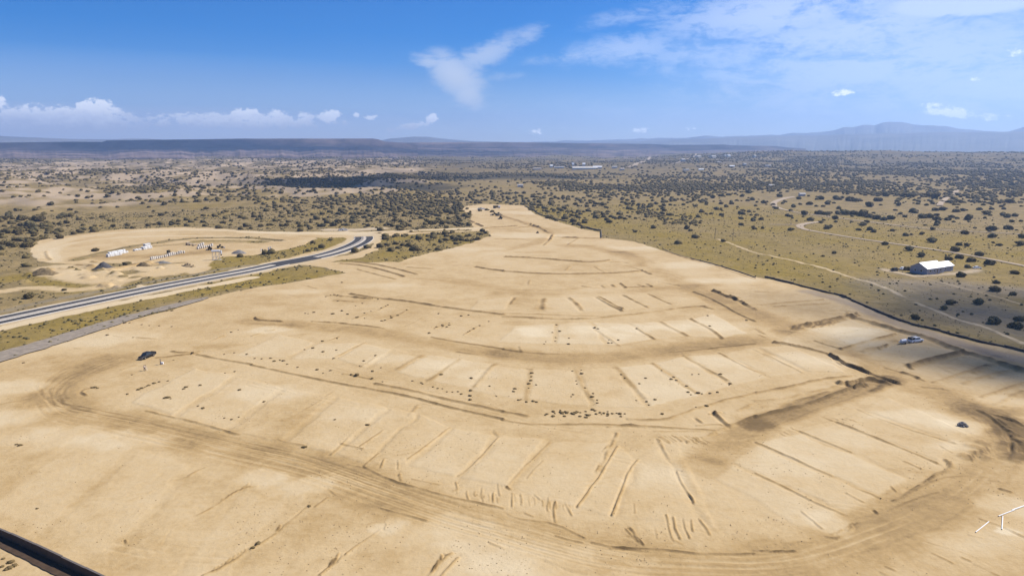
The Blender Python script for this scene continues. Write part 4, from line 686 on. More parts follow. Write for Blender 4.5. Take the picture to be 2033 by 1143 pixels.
BLOCK = mat('block_wall_face', (.10, .070, .050), .95, 0, .25, 1.2, .1, .2, 8); WOOD = mat('pallet_wood', (.30, .21, .12), .9, 0, .3, 5); YEL_ = mat('machine_yellow', (.34, .22, .05), .6, 0, .3, 2, .4); STONE = mat('grey_rubble', (.30, .275, .25), .95, 0, .4, 1.5, .1, .5, 4); GRAVP = mat('gravel_heap', (.24, .215, .19), .95, 0, .3, 1.5, .1, .5, 5); LAMP = mat('lamp_glass', (.7, .68, .62), .2); REDL = mat('red_lens', (.35, .03, .02), .3); POLEM = mat('pole_wood', (.16, .12, .09), .9, 0, .3, 3); STEEL = mat('galvanised', (.55, .54, .52), .5, .3, .2, 4)

# ---- vegetation
def crown_mesh(name, seed, nl=9, nleaf=420, flat=.72, leaf=.12, base=.02, spread=1.0):
    rd = np.random.default_rng(seed); bm = bmesh.new()
    lob = [(0, 0, .45, .62)]+[(math.cos(a)*d*spread, math.sin(a)*d*spread, h, q) for a, d, h, q in zip(rd.uniform(0, 6.3, nl), rd.uniform(.25, .66, nl), rd.uniform(.2, .62, nl), rd.uniform(.26, .46, nl))]
    pts = []
    for k, (x, y, z, q) in enumerate(lob):
        o = bmesh.ops.create_icosphere(bm, subdivisions=2, radius=q*.84)
        for v in o['verts']:
            n = float(vn(v.co.x*7+k*3+seed, v.co.y*7+v.co.z*5, seed)); v.co *= .72+.62*n; v.co = Vector((v.co.x+x, v.co.y+y, max(base, (v.co.z+z)*flat*1.15)))
        for _ in range(int(nleaf/len(lob))):
            d = rd.normal(size=3); d /= np.linalg.norm(d); d[2] = abs(d[2])*.9-.15; rr_ = q*rd.uniform(.8, 1.12); pts.append((x+d[0]*rr_, y+d[1]*rr_, max(.03, (z+d[2]*rr_)*flat*1.15), d))
    for x, y, z, d in pts:
        s_ = leaf*rd.uniform(.5, 1.3); a = Vector(rd.normal(size=3)).normalized(); b = a.cross(Vector(d)).normalized() if abs(a.dot(Vector(d))) < .95 else Vector((1, 0, 0)); c_ = Vector((x, y, z))
        q = [c_+a*s_, c_+b*s_*.7+Vector(d)*s_*.3, c_-a*s_*.8, c_-b*s_*.6+Vector(d)*s_*.2]; bm.faces.new([bm.verts.new(w_) for w_ in q])
    me = bpy.data.meshes.new(name); bm.to_mesh(me); bm.free(); return me
def trunk_mesh(seed):
    rd = random.Random(seed); mb = MB()
    mb.cyl((0, 0, -.15), (.03, 0, .25), .07, .05, 7)
    for k in range(4):
        a = k*1.6+rd.uniform(-.4, .4); mb.cyl((.02, 0, .1), (math.cos(a)*.3, math.sin(a)*.3, .42), .035, .018, 5)
    me = bpy.data.meshes.new('trunk'); mb.bm.to_mesh(me); mb.bm.free(); me.materials.append(BARK); return me
CR = []
for k in range(6):
    me = crown_mesh('crown', 20+k, 7+k % 4, 420, .70+.06*(k % 3), .11, spread=.9+.12*(k % 2)); me.materials.append(JUN if k < 4 else JUN2); CR.append(me)
CRS = []
for k in range(4):
    me = crown_mesh('juniper_crown', 60+k, 5, 110, .75, .16); me.materials.append(JUN if k < 3 else JUN2); CRS.append(me)
TRM = trunk_mesh(3)
ORD = ['first', 'second', 'third', 'fourth', 'fifth', 'sixth', 'seventh', 'eighth', 'ninth', 'tenth', 'eleventh', 'twelfth', 'thirteenth', 'fourteenth', 'fifteenth', 'sixteenth']
def rows_label(items, stem, per):
    items = sorted(items, key=lambda q: q[1]); nr = max(1, math.ceil(len(items)/per))
    for k in range(nr):
        row = sorted(items[k*len(items)//nr:(k+1)*len(items)//nr], key=lambda q: q[0])
        for i, q in enumerate(row): q[2]['label'] = stem+', '+ORD[i]+' from left'+(' in row '+('one two three four five six seven eight nine ten eleven twelve'.split()[k])+' from top' if nr > 1 else '')
NJ = 0; JL = {}
taken = []
def juniper(u, v, wpx, label, group=None, lean=1.0, world=None, big=True):
    """wpx: width in photograph pixels where it stands"""
    global NJ
    p = at(u, v) if world is None else world
    dpt = math.hypot(math.hypot(p.x, p.y), CAMH-p.z); wm = min(max(wpx*dpt/FPX, 1.0), 9.0) if world is None else wpx
    NJ += 1; k = NJ % 6
    t = thing('juniper_bush', label, 'bush', p, random.uniform(0, 6.28), group); s = wm/2*1.5; t.scale = (s, s, s*lean*random.uniform(.85, 1.1))
    obj('crown', CR[k], None, t)
    if big: obj('trunk', TRM, None, t)
    if group:
        d = Vector((p.x, p.y, p.z-CAMH)); cp, sp = math.cos(PITCH), math.sin(PITCH); zz = d.y*cp-d.z*sp
        JL.setdefault(group, []).append((W0/2+FPX*d.x/zz, 571.5+FPX*(-d.y*sp-d.z*cp)/zz, t))
    taken.append((p.x, p.y, wm/2)); return t
def mid(c, x, y, wz): (u, v), = K(c, [(x, y)]); return u, v, wz/CROP[c][2]
NAMED = [ # crop, x, y (foot), width, label
 ('Z6', 475, 262, 56, 'round dark juniper beside the shaded gable end of the white roofed house'), ('Z6', 985, 335, 62, 'dark juniper in front of the right end of the white roofed house'),
 ('Z6', 890, 590, 68, 'round dark juniper alone in the cloud shade below the white roofed house'), ('Z6', 1165, 590, 66, 'lopsided dark juniper in the cloud shade, right of the round one'),
 ('Z6', 1290, 775, 92, 'broad dark juniper closest to the silt coloured wall at the right edge'), ('Z6', 1550, 740, 68, 'tall dark juniper cut by the right edge of the photo, upper one of the pair'), ('Z6', 1500, 805, 78, 'spreading dark juniper at the right edge, lower one of the pair'),
 ('Z6', 562, 722, 60, 'brownish juniper alone between the wall and the pale wash'), ('Z6', 1310, 468, 74, 'low wide juniper in shade behind the thin trail at the right'), ('Z6', 1490, 508, 48, 'loose dark bush in shade near the right edge beside the thin trail'),
 ('Z6', 1320, 385, 46, 'small dark juniper right of and below the parked white car'), ('Z6', 1085, 182, 62, 'large round juniper behind the house next to the dirt track'), ('Z6', 980, 155, 52, 'low juniper just left of the large round one behind the house'), ('Z6', 1255, 215, 66, 'wide juniper behind the parked white car beside the dirt track'),
 ('Z6', 875, 165, 50, 'flat dark bush right behind the far end of the white roof'), ('Z6', 505, 82, 64, 'wide juniper beside the dirt track up left of the house'), ('Z6', 610, 138, 58, 'flat topped juniper between the dirt track and the house'), ('Z6', 935, 92, 62, 'larger juniper of the pair touching the dirt track behind the house'),
 ('Z6', 975, 35, 38, 'smaller juniper of the pair above the dirt track behind the house'), ('Z6', 1045, 45, 28, 'small round juniper right of the pair above the dirt track'), ('Z6', 1500, 295, 52, 'yellowish juniper by the track at the right edge'), ('Z6', 1045, 245, 44, 'olive bush between the house and the parked white car'),
 ('Z6', 825, 648, 52, 'flattened dark bush on the edge of the cloud shade left of the broad juniper'),
 ('A4', 215, 680, 52, 'olive green juniper alone left of the paved road'), ('A4', 675, 352, 32, 'round bush on the bare bank above the white pipe bundles'), ('A4', 425, 262, 42, 'yellow green bush at the outer edge of the ring road'), ('A4', 455, 632, 22, 'small dark bush just left of the paved road'),
 ('A6', 1552, 287, 30, 'dark bush in front of the two leaning poles'), ('A5', 1455, 280, 42, 'large juniper on the tip of the grass triangle'), ('A5', 1655, 226, 30, 'dark juniper at the very end of the grass triangle'), ('A5', 1520, 250, 24, 'round juniper between the two larger ones on the grass triangle'), ('A5', 1005, 258, 24, 'lone small bush at the upper left of the grass triangle'),
 ('R3', 863, 762, 22, 'small juniper in the bend of the dirt track'), ('R3', 1228, 888, 30, 'juniper touching the near dirt track halfway along it'), ('R3', 937, 938, 24, 'small dark juniper alone on the yellow grass below the dirt track'), ('R3', 873, 958, 15, 'tiny dark bush left of the lone juniper on the yellow grass'),
]
for c, x, y, wz, lab in NAMED: juniper(*mid(c, x, y, wz), lab)
GR1 = 'junipers on the slope around the right hand dirt tracks'
for x, y, wz in [(1080, 808, 22), (1167, 816, 24), (1274, 808, 20), (1505, 872, 42), (1702, 895, 20), (1940, 800, 38), (1843, 806, 34), (1712, 744, 36), (1818, 714, 32), (1913, 714, 22), (1940, 732, 28), (1590, 748, 28), (1532, 746, 32), (1530, 722, 22), (1485, 732, 38), (1440, 735, 38), (1395, 702, 34), (1520, 692, 30), (1560, 690, 28), (1680, 694, 22), (1640, 700, 26), (1260, 742, 38), (1225, 748, 28), (1185, 740, 38), (1140, 730, 40), (1100, 722, 44), (1050, 716, 40), (1000, 716, 44), (960, 712, 30), (900, 716, 38), (855, 712, 38), (765, 716, 30), (668, 724, 24), (650, 640, 16), (705, 673, 26), (740, 658, 18), (795, 658, 28), (735, 626, 24), (860, 628, 32), (905, 650, 28), (950, 628, 34), (1025, 636, 44), (1060, 640, 30), (1140, 670, 34), (1190, 638, 34), (1240, 608, 34), (1308, 664, 24), (1345, 610, 38), (1385, 614, 30), (1520, 620, 50), (1480, 612, 40), (1430, 646, 15), (1470, 663, 17), (520, 744, 24), (480, 800, 20), (260, 688, 20), (170, 702, 18), (150, 623, 24), (200, 652, 20), (35, 630, 18), (345, 655, 22), (485, 666, 16), (380, 674, 12), (465, 632, 26), (530, 650, 28), (620, 612, 30), (585, 660, 20), (1505, 804, 20), (1690, 828, 28), (1530, 778, 26), (1850, 845, 30), (1905, 670, 20), (1950, 647, 28), (1945, 612, 18), (2010, 892, 34), (1320, 714, 20), (1382, 832, 13), (1748, 794, 15), (285, 610, 28), (240, 620, 24), (330, 604, 24), (410, 612, 26), (450, 590, 30), (2015, 756, 16), (1890, 892, 20), (1855, 880, 14), (2000, 600, 30), (1890, 540, 40), (1960, 550, 40), (1800, 545, 36)]:
    juniper(*mid('R3', x, y, wz), 'juniper bush dotted over the slope around the right dirt tracks', GR1, big=False)
GR2 = 'bushes on the low ground behind the ring road'
for x, y, wz in [(295, 270, 28), (75, 312, 40), (20, 300, 34), (15, 345, 44), (150, 280, 32), (200, 275, 38), (190, 325, 52), (100, 325, 34), (220, 300, 34), (250, 220, 50), (210, 190, 60), (160, 205, 44), (265, 140, 60), (150, 135, 44), (90, 200, 34), (410, 218, 22), (590, 205, 30), (560, 132, 28), (655, 122, 22), (1150, 100, 24), (1070, 110, 20), (540, 80, 20), (450, 110, 44), (380, 162, 24), (425, 162, 24), (475, 156, 30), (500, 105, 38), (420, 120, 34), (60, 115, 40), (20, 130, 40), (120, 222, 40), (940, 190, 22), (1465, 172, 26), (1770, 172, 24), (60, 100, 30), (330, 150, 28), (240, 250, 24), (10, 240, 26)]:
    juniper(*mid('A4', x, y, wz), 'dark bush on the low ground left of and behind the ring road', GR2, big=False)
GR3 = 'junipers behind the end of the paved road'
for x, y, wz in [(415, 197, 30), (500, 178, 42), (580, 172, 42), (250, 172, 36), (985, 162, 40), (825, 176, 30), (885, 188, 20), (1170, 200, 26), (1220, 190, 26), (1080, 182, 38), (1280, 158, 46), (1350, 165, 42), (1440, 155, 38), (1485, 142, 30), (1340, 276, 26), (1560, 275, 28), (1600, 272, 32), (1295, 248, 16), (1390, 232, 24), (1380, 80, 54), (1440, 60, 46), (1480, 50, 40), (1500, 102, 26), (1120, 178, 26), (620, 150, 40), (720, 120, 40), (1200, 120, 34), (60, 180, 34), (120, 170, 26), (1550, 78, 18), (1380, 190, 28), (1320, 130, 40), (1240, 145, 30), (650, 170, 30), (1010, 140, 34)]:
    juniper(*mid('A5', x, y, wz), 'juniper on the scrub beyond the end of the paved road', GR3, big=False)
for x, y, wz in [(390, 85, 20), (520, 105, 28), (280, 48, 30), (200, 25, 30), (240, 45, 24), (570, 140, 22), (700, 30, 34), (650, 20, 28), (960, 30, 30), (1080, 20, 26), (1130, 55, 30), (1510, 55, 30), (1400, 75, 28), (950, 80, 24), (1040, 30, 20), (1615, 15, 26), (1660, 40, 14), (1770, 185, 20), (1780, 120, 18)]:
    juniper(*mid('A6', x, y, wz), 'juniper beyond the far end of the graded ground', 'junipers beyond the graded ground', big=False)
# the nearest of the scattered junipers, one object each
def free(x, y, rad):
    return all((x-a)**2+(y-b)**2 > (rad+c)**2 for a, b, c in taken)
HOUSE_P = G(1855, 535)
taken += [(G(u, v).x, G(u, v).y, 38) for u, v in ((250, 505), (340, 505), (430, 505), (500, 500), (560, 490), (620, 480))]
n_rand = 0; tries = 0
while NJ < 292 and tries < 6000:
    tries += 1; th_ = R(random.uniform(-37, 37)); r_ = 330*(900/330)**random.random(); x, y = r_*math.sin(th_), r_*math.cos(th_)
    if r_ < 480 and th_ < R(12): continue
    dn = fbm(x, y, 90, 3, 66)
    if vegat(x, y) < .9 or dn < .40+.22*(r_ < 560) or math.hypot(x-HOUSE_P.x, y-HOUSE_P.y) < 30: continue
    wm = random.uniform(2.4, 4.8)
    if not free(x, y, wm/2): continue
    juniper(0, 0, wm, 'juniper scattered singly over the tan scrubland in the middle distance', 'scattered junipers of the middle distance', world=Vector((x, y, gzat(x, y))), big=False)
for g_, st in ((GR1, 'juniper on the right slope'), (GR2, 'bush behind the ring road'), (GR3, 'juniper beyond the paved road'), ('junipers beyond the graded ground', 'juniper beyond the graded ground'), ('scattered junipers of the middle distance', 'lone scattered juniper in the scrub')):
    rows_label(JL.get(g_, []), st, 10)
def mass(name, P, S, base_me_fn, m, label_=None):
    """many low plants as one mesh"""
    vs, fs = [], []; bases = [base_me_fn(k) for k in range(6)]; n0 = 0
    for i, (p, s_) in enumerate(zip(P, S)):
        v, f = bases[i % 6]; a = random.uniform(0, 6.28); ca, sa = math.cos(a), math.sin(a); q = v*np.array([s_, s_, s_*random.uniform(.75, 1.1)])
        vs.append(np.stack([q[:, 0]*ca-q[:, 1]*sa+p[0], q[:, 0]*sa+q[:, 1]*ca+p[1], q[:, 2]+p[2]], 1)); fs.append(f+n0); n0 += len(v)
    me = np_mesh(name, np.concatenate(vs), np.concatenate(fs)); o = obj(name, me, m); o['kind'] = 'stuff'; return o
def lump(k, sub=1, leaf=14):
    rd = np.random.default_rng(100+k); bm = bmesh.new()
    for j in range(2):
        o = bmesh.ops.create_icosphere(bm, subdivisions=sub, radius=1-.35*j); dx, dy = rd.uniform(-.5, .5, 2)*j
        for v in o['verts']:
            v.co *= rd.uniform(.72, 1.22); v.co = Vector((v.co.x+dx, v.co.y+dy, max(-.1, v.co.z*.75+.4)))
    for _ in range(leaf):
        d = Vector(rd.normal(size=3)); d.normalize(); d.z = abs(d.z); c_ = d*rd.uniform(.85, 1.15); c_.z = c_.z*.8+.2; a = Vector(rd.normal(size=3)).normalized()*.3; b = a.cross(d)*.8
        bm.faces.new([bm.verts.new(c_+a), bm.verts.new(c_+b), bm.verts.new(c_-a)])
    bmesh.ops.triangulate(bm, faces=bm.faces); bm.verts.ensure_lookup_table(); bm.verts.index_update()
    r_ = (np.array([v.co[:] for v in bm.verts]), np.array([[v.index for v in f.verts] for f in bm.faces])); bm.free(); return r_
# far scrub: thousands of bushes
FP, FS = [], []
N = 125000; th_ = np.radians(rng.uniform(-41, 41, N)); r_ = np.sqrt(rng.uniform(430**2, 3600**2, N)); keep = rng.uniform(0, 1, N) < np.clip(1.25-r_/4200, .18, 1)
X_, Y_ = r_*np.sin(th_), r_*np.cos(th_); dn = fbm(X_, Y_, 170, 4, 66)*.6+fbm(X_, Y_*.5, 420, 2, 69)*.4; tdeg = np.degrees(th_)
thr = .47+.06*sst(tdeg, 4, 10)*(1-sst(r_, 480, 760))-.065*sst(tdeg, 0, 12)*np.exp(-((r_-1050)/420)**2)-.035*(tdeg < -2)*(r_ < 1500)-.06*sst(tdeg, 8, 14)*np.exp(-((r_-1250)/450)**2)+.10*np.exp(-((tdeg-24)/9)**2)*(1-sst(r_, 500, 700)) + .08*sst(r_, 1800, 2600)
keep &= rng.uniform(0, 1, N) < sst(dn, thr-.06, thr+.08)*.62+.06
for x, y, q in zip(X_[keep], Y_[keep], rng.uniform(0, 1, N)[keep]):
    rr_ = math.hypot(x, y)
    if rr_ < 1150 and vegat(x, y) < .8: continue
    if (x-HOUSE_P.x)**2+(y-HOUSE_P.y)**2 < 28**2: continue
    if rr_ < 600 and x > 60 and q < .8: continue
    FP.append((x, y, gzat(x, y)-.15)); FS.append((1.1+2.0*q)*(1+.25*(rr_ > 1500)))
far_b = mass('scrub_bushes', FP, FS, lambda k: lump(k, 1, 8), JUN)
# a dense dark belt of trees in the middle distance
def belt(c, pts, wd, n, smin, smax, sd):
    rd = random.Random(sd); P = resample(KW(c, pts), 5); out = []
    for _ in range(n):
        p = P[rd.randrange(len(P))]; x = p[0]+rd.gauss(0, wd*.35); y = p[1]+rd.gauss(0, wd*.5); out.append(((x, y, gzat(x, y)-.2), rd.uniform(smin, smax)))
    return out
B = belt('R2', [(-250, 545), (0, 530), (150, 510), (300, 500), (500, 492), (700, 486), (1000, 486), (1250, 490)], 70, 3600, 1.6, 3.4, 4)+belt('R1', [(1590, 560), (1700, 540), (1900, 525), (2033, 520)], 80, 1700, 1.6, 3.4, 5)  # both belts thickened to darken the cloud-shaded band
B += belt('R2', [(1200, 530), (1400, 560), (1600, 560), (1900, 560), (2033, 570)], 60, 700, 1.6, 3.2, 6)+belt('R3', [(0, 540), (200, 555), (500, 560), (750, 540), (950, 545), (1250, 530)], 70, 1000, 1.6, 3.2, 7)+belt('R3', [(1000, 580), (1200, 600), (1500, 605), (1400, 595)], 30, 260, 1.5, 2.8, 8)
B += belt('R3', [(1250, 480), (1500, 470), (1750, 480), (2033, 470)], 120, 900, 1.8, 3.4, 9)+belt('R3', [(1750, 540), (1900, 550), (2033, 545)], 60, 300, 1.8, 3.2, 10)+belt('A6', [(980, 50), (1100, 110), (1250, 160), (1330, 150), (1250, 100), (1140, 90)], 16, 180, .8, 1.8, 11)
B += belt('R2', [(100, 600), (400, 620), (500, 700), (350, 640)], 70, 420, 1.4, 2.8, 12)+belt('R1', [(850, 540), (950, 550), (800, 570)], 60, 160, 1.4, 2.6, 13)
mass('tree_belt', [b[0] for b in B], [b[1] for b in B], lambda k: lump(k+20, 1, 10), JUN)
# low sage and dry grass clumps on the near scrub
SP_, SS_ = [], []
N = 60000; th_ = np.radians(rng.uniform(-41, 41, N)); r_ = np.sqrt(rng.uniform(170**2, 760**2, N)); X_, Y_ = r_*np.sin(th_), r_*np.cos(th_); dn = fbm(X_, Y_, 26, 3, 88); q_ = rng.uniform(0, 1, N)
for x, y, d_, q in zip(X_, Y_, dn, q_):
    if q > .22+.55*(d_ > .52) or vegat(x, y) < .7: continue
    if abs(math.degrees(math.atan2(x, y))) > 40: continue
    if (x-HOUSE_P.x)**2+(y-HOUSE_P.y)**2 < 22**2: continue
    rr_ = math.hypot(x, y); s_ = random.choice((.25, .3, .35, .45, .7)) if x > 0 else random.choice((.25, .35, .5, .7))
    if x > 60 and q > .14: s_ = .22
    SP_.append((x, y, gzat(x, y)-.05)); SS_.append(s_)
mass('sagebrush', SP_, SS_, lambda k: lump(k+40, 1, 4), SAGE)
print('plants', len(FP), len(B), len(SP_), 'junipers', NJ)
N = 20000; th_ = np.radians(rng.uniform(-40, 40, N)); r_ = 85*(300/85)**rng.uniform(0, 1, N); X_, Y_ = r_*np.sin(th_), r_*np.cos(th_); dn = fbm(X_, Y_, 9, 3, 99); CP_, CS_ = [], []
for x, y, d_ in zip(X_, Y_, dn):
    i, j = gidx(x, y); e = max(0, DH[i, j]-.12)
    if VEG[i, j] > .3 or d_+e*.9+random.uniform(-.12, .12) < .58: continue
    CP_.append((x, y, DZ[i, j]-.01)); CS_.append(random.choice((.04, .05, .06, .08, .11)))
mass('soil_clods', CP_, CS_, lambda k: lump(k+80, 1, 0), mat('clod_soil', (.46, .32, .16), .95, 0, .3, 1)); print('clods', len(CP_))
# weeds pushed up on the graded ground: each its own
WM = []
for k in range(4):
    v, f = lump(k+60, 1, 16); me = np_mesh('weed_clump', v*np.array([1, 1, .8]), f); me.materials.append(WEED); WM.append(me)
WL = {
'A5': [(560, 665), (585, 662), (610, 668), (525, 675), (610, 705), (855, 688), (895, 693), (735, 740), (785, 722), (380, 793), (400, 795), (440, 786), (575, 797), (640, 775), (680, 800), (745, 825), (800, 792), (800, 827), (845, 778), (755, 818), (920, 845), (945, 842), (985, 812), (990, 826), (1035, 808), (950, 745), (965, 735), (920, 755), (1310, 893), (1350, 878), (1400, 862), (1400, 876), (1355, 885), (1575, 905), (1545, 920), (1615, 880), (1680, 850), (1538, 805), (1485, 812), (1325, 795), (500, 990), (605, 970), (375, 1050), (433, 1042), (505, 1068), (600, 1056), (580, 1113), (875, 1095), (795, 1133), (20, 1112), (70, 1115), (130, 1112), (160, 1131), (200, 1122), (225, 1130), (308, 556), (640, 575), (1100, 768), (1255, 935)],
'A4': [(1185, 778), (1220, 775), (1115, 792), (760, 948), (945, 963), (770, 903), (885, 862), (920, 860), (1005, 873), (1060, 880), (1130, 882), (1218, 886), (1640, 927), (1690, 910), (1565, 658), (1710, 632), (1430, 695), (1380, 705), (1290, 740), (480, 992), (1660, 1073), (1590, 1083), (1750, 1085)],
'B8': [(575, 323), (625, 302), (640, 296), (655, 290), (670, 284), (695, 274), (718, 267), (757, 264), (828, 302), (840, 294), (903, 285), (757, 340), (770, 345), (745, 343), (893, 378), (915, 388), (1012, 432), (1045, 438), (1078, 428), (1080, 305), (1015, 230), (1058, 221), (783, 170), (868, 141), (1058, 137), (595, 236), (107, 182), (168, 838), (415, 295), (430, 293), (440, 297), (75, 550), (90, 555), (15, 1065), (35, 1085), (50, 1080), (10, 1100), (45, 1105), (65, 1095), (30, 1112)],
'B1': [(85, 162), (100, 175), (128, 170), (45, 163), (142, 173), (160, 188), (207, 202), (295, 213), (355, 217), (322, 228), (450, 237), (475, 240), (543, 254), (590, 267), (238, 122), (275, 118), (322, 133), (383, 126), (385, 72), (320, 85), (505, 175), (558, 150), (487, 195), (583, 205), (545, 220), (725, 263), (770, 277), (765, 272), (817, 290), (838, 297), (860, 298), (880, 312), (905, 313), (930, 312), (945, 322), (988, 307), (985, 348), (855, 236), (1103, 332), (985, 330), (990, 252), (1073, 288), (375, 440), (522, 462), (55, 357), (880, 20), (860, 12), (830, 22), (975, 45), (1000, 30), (1028, 15), (800, 48), (230, 562), (240, 562), (258, 828), (30, 998), (5, 1018)],
'B2': [(127, 230), (125, 245), (122, 263), (113, 278), (113, 297), (146, 282), (45, 312), (50, 300), (68, 350), (78, 347), (103, 358), (133, 355), (148, 358), (327, 263), (330, 278), (350, 215), (352, 232), (310, 220), (313, 327), (305, 336), (367, 296), (403, 322), (400, 338), (422, 352), (422, 365), (530, 235), (547, 251), (612, 278), (640, 253), (598, 353), (645, 358), (683, 350), (655, 372), (715, 412), (712, 218), (755, 258), (778, 262), (765, 248), (825, 288), (832, 317), (845, 328), (862, 322), (878, 318), (895, 322), (930, 320), (850, 236), (880, 234), (977, 236), (1022, 276), (1017, 283), (965, 315), (868, 383), (915, 377), (235, 68), (233, 85), (190, 87), (183, 97), (255, 40), (295, 72), (293, 98), (475, 80), (487, 93), (473, 93), (517, 80), (600, 28), (930, 18), (412, 25), (425, 30)],
'A6': [(375, 875), (345, 930), (398, 922), (1447, 811), (1723, 843)]}
for _ in range(40): WL['B2'].append((random.uniform(160, 550), random.gauss(412, 9)))
BIGW = {(575, 797), (832, 317), (757, 340), (475, 240), (455, 655), (683, 350)}
nw = 0; AREA = {'A5': 'upper terrace', 'A4': 'left margin', 'B8': 'pickup lot', 'B1': 'middle terrace', 'B2': 'lot fan', 'A6': 'upper lots'}; WO = []
for c, L in WL.items():
    for x, y in L:
        p = kat(c, x, y, -.05); s_ = .82*random.choice((.35, .42, .5, .62))*(1.35 if (x, y) in BIGW else 1)*(1+max(0, (p.y-170)/700))
        o = obj('weed_clump', WM[nw % 4]); o.location = p; o.rotation_euler = (0, 0, random.uniform(0, 6)); o.scale = (s_*1.2, s_, s_*.8); nw += 1
        tag(o, 'weed', 'weed', 'weed clumps on the graded soil'); WO.append((c, *K(c, [(x, y)])[0], o))
for c in WL: rows_label([q[1:] for q in WO if q[0] == c], 'dark weed on the '+AREA[c], 9)

# ---- block walls along the site edges
def block_wall(label, pts, h, th=.25, step=7.0, dz=.0):
    P = resample(smooth(pts, 2), step); t = thing('block_wall', label, 'wall', (P[0][0], P[0][1], 0)); mb = MB(); cp = MB(); n = len(P)
    for i in range(n-1):
        a, b = P[i], P[i+1]; d = b-a; L = np.linalg.norm(d); ang = math.atan2(d[1], d[0]); z = min(gzat(*a), gzat(*b))
        M = Matrix.Translation((a[0]-P[0][0], a[1]-P[0][1], z)) @ Matrix.Rotation(ang, 4, 'Z'); hh = h+dz*math.sin(i*2.1)
        mb.box(0, L-.004, -th/2, th/2, -.5, hh, M=M); cp.box(-.0, L-.006, -th/2-.03, th/2+.03, hh+.002, hh+.06, M=M)
    mb.build('wall_body', BLOCK, t); cp.build('coping', mat('wall_coping', (.12, .10, .085), .9), t); return t
ribbon('wall_shadow_strip', resample([at(-160, 999).xy, at(0, 1062).xy, at(210, 1162).xy, at(300, 1206).xy], 4), 1.9, mat('painted_wall_shadow', (.075, .045, .025), .95, 0, .3, 1), .16, 2, rag=.15, off=-1.15)  # dark ribbon painted on the ground where the wall's cast shadow falls
block_wall('dark stepped wall crossing the bottom left corner of the site', [at(-160, 999).xy, at(0, 1062).xy, at(210, 1162).xy, at(300, 1206).xy], 1.55, dz=.06)
block_wall('long dark low wall winding along the right edge of the graded ground', [p.xy for p in KW('A7', [(60, 512), (170, 532), (400, 590), (600, 640), (700, 685), (800, 730), (900, 772), (1000, 810), (1200, 860), (1450, 922), (1792, 1002), (1980, 1055)])], .75, dz=.04, step=5)
block_wall('short dark wall with a sharp corner at the upper right of the graded ground', [p.xy for p in KW('A6', [(150, 35), (210, 60), (240, 88), (330, 115), (450, 142)])], .8, step=5)
block_wall('short dark wall stretch ending in a corner above the bend of the haul road', [p.xy for p in KW('A6', [(500, 158), (560, 178), (640, 200), (688, 212)])], 1.1, step=5)
block_wall('short wall return running toward the viewer from the upper right corner', [p.xy for p in KW('A6', [(692, 214), (693, 240), (694, 262)])], 1.1, step=5)
block_wall('thin low wall between the graded ground and the yellow grass', [p.xy for p in KW('A6', [(1130, 341), (1300, 400), (1500, 448), (1700, 510), (1786, 541)])], .35, step=6)

# ---- house with the white roof, its cars
def gable(name_w, name_r, L, W, hw, hr, t, x0=0, y0=0, wmat=None, rmat=None, ov=.35):
    mb = MB(); mb.prism([(y0, 0), (y0+W, 0), (y0+W, hw), (y0+W/2, hr), (y0, hw)], None, 0, L)
    for v in mb.bm.verts: v.co = Vector((x0+v.co.y, v.co.x, v.co.z-0.0))
    for v in mb.bm.verts:
        if v.co.z < .01: v.co.z = -.4
    bmesh.ops.recalc_face_normals(mb.bm, faces=mb.bm.faces); w_ = mb.build(name_w, wmat or WALLB, t)
    sl_p = (hr-hw)/(W/2); e = ov; mb = MB(); tk = .12
    prof = [(y0-e, hw-e*sl_p+.02), (y0+W/2, hr+.02), (y0+W+e, hw-e*sl_p+.02), (y0+W+e, hw-e*sl_p+.02+tk), (y0+W/2, hr+.02+tk), (y0-e, hw-e*sl_p+.02+tk)]
    mb.prism(prof, None, 0, L+2*e)
    for v in mb.bm.verts: v.co = Vector((x0-e+v.co.y, v.co.x, v.co.z))
    bmesh.ops.recalc_face_normals(mb.bm, faces=mb.bm.faces); r_ = mb.build(name_r, rmat or ROOFM, t); return w_, r_
hp = at(1840, 545); hq = at(1894, 537.5); HRZ = hdg(hp, hq)
hz_ = gzat(hp.x, hp.y)
house = thing('house', 'long grey house with a bright white metal roof in two stepped sections', 'house', (hp.x, hp.y, hz_), HRZ)
w1, r1 = gable('wall', 'roof', 14.2, 9.0, 2.9, 5.4, house); w2, r2 = gable('wall', 'roof', 9.6, 6.4, 2.75, 4.6, house, x0=14.21, y0=.9)
def inset(t, name, x0, x1, z0, z1, y, m, fr=True, gab=False):
    if gab: a = MB().box(-.06, -.004, x0, x1, z0, z1).build(name, m, t)
    else: a = MB().box(x0, x1, y-.06, y-.004, z0, z1).build(name, m, t)
    if fr:
        mb = MB(); b = .09
        def bx(p0, p1, q0, q1):
            if gab: mb.box(-.10, -.002, p0, p1, q0, q1)
            else: mb.box(p0, p1, y-.10, y-.002, q0, q1)
        bx(x0-b, x1+b, z1, z1+b); bx(x0-b, x1+b, z0-b, z0); bx(x0-b, x0, z0, z1); bx(x1, x1+b, z0, z1); mb.build('frame', WHITE_, a)
    return a
for x in (2.0, 5.2, 10.6): inset(w1, 'window', x, x+1.4, 1.0, 2.1, 0, GLASS)
dd = inset(w1, 'door', 8.0, 9.0, 0.05, 2.1, 0, mat('brown_door', (.16, .10, .06), .6)); MB().box(8.8, 8.88, -.12, -.062, 1.0, 1.08).build('handle', CHROME, dd)
for x in (16.5, 20.2): inset(w2, 'window', x, x+1.2, 1.0, 2.0, .9, GLASS)
inset(w1, 'window', 2.4, 3.6, 1.0, 2.1, 0, GLASS, gab=True); inset(w1, 'window', 5.6, 6.8, 1.0, 2.1, 0, GLASS, gab=True)
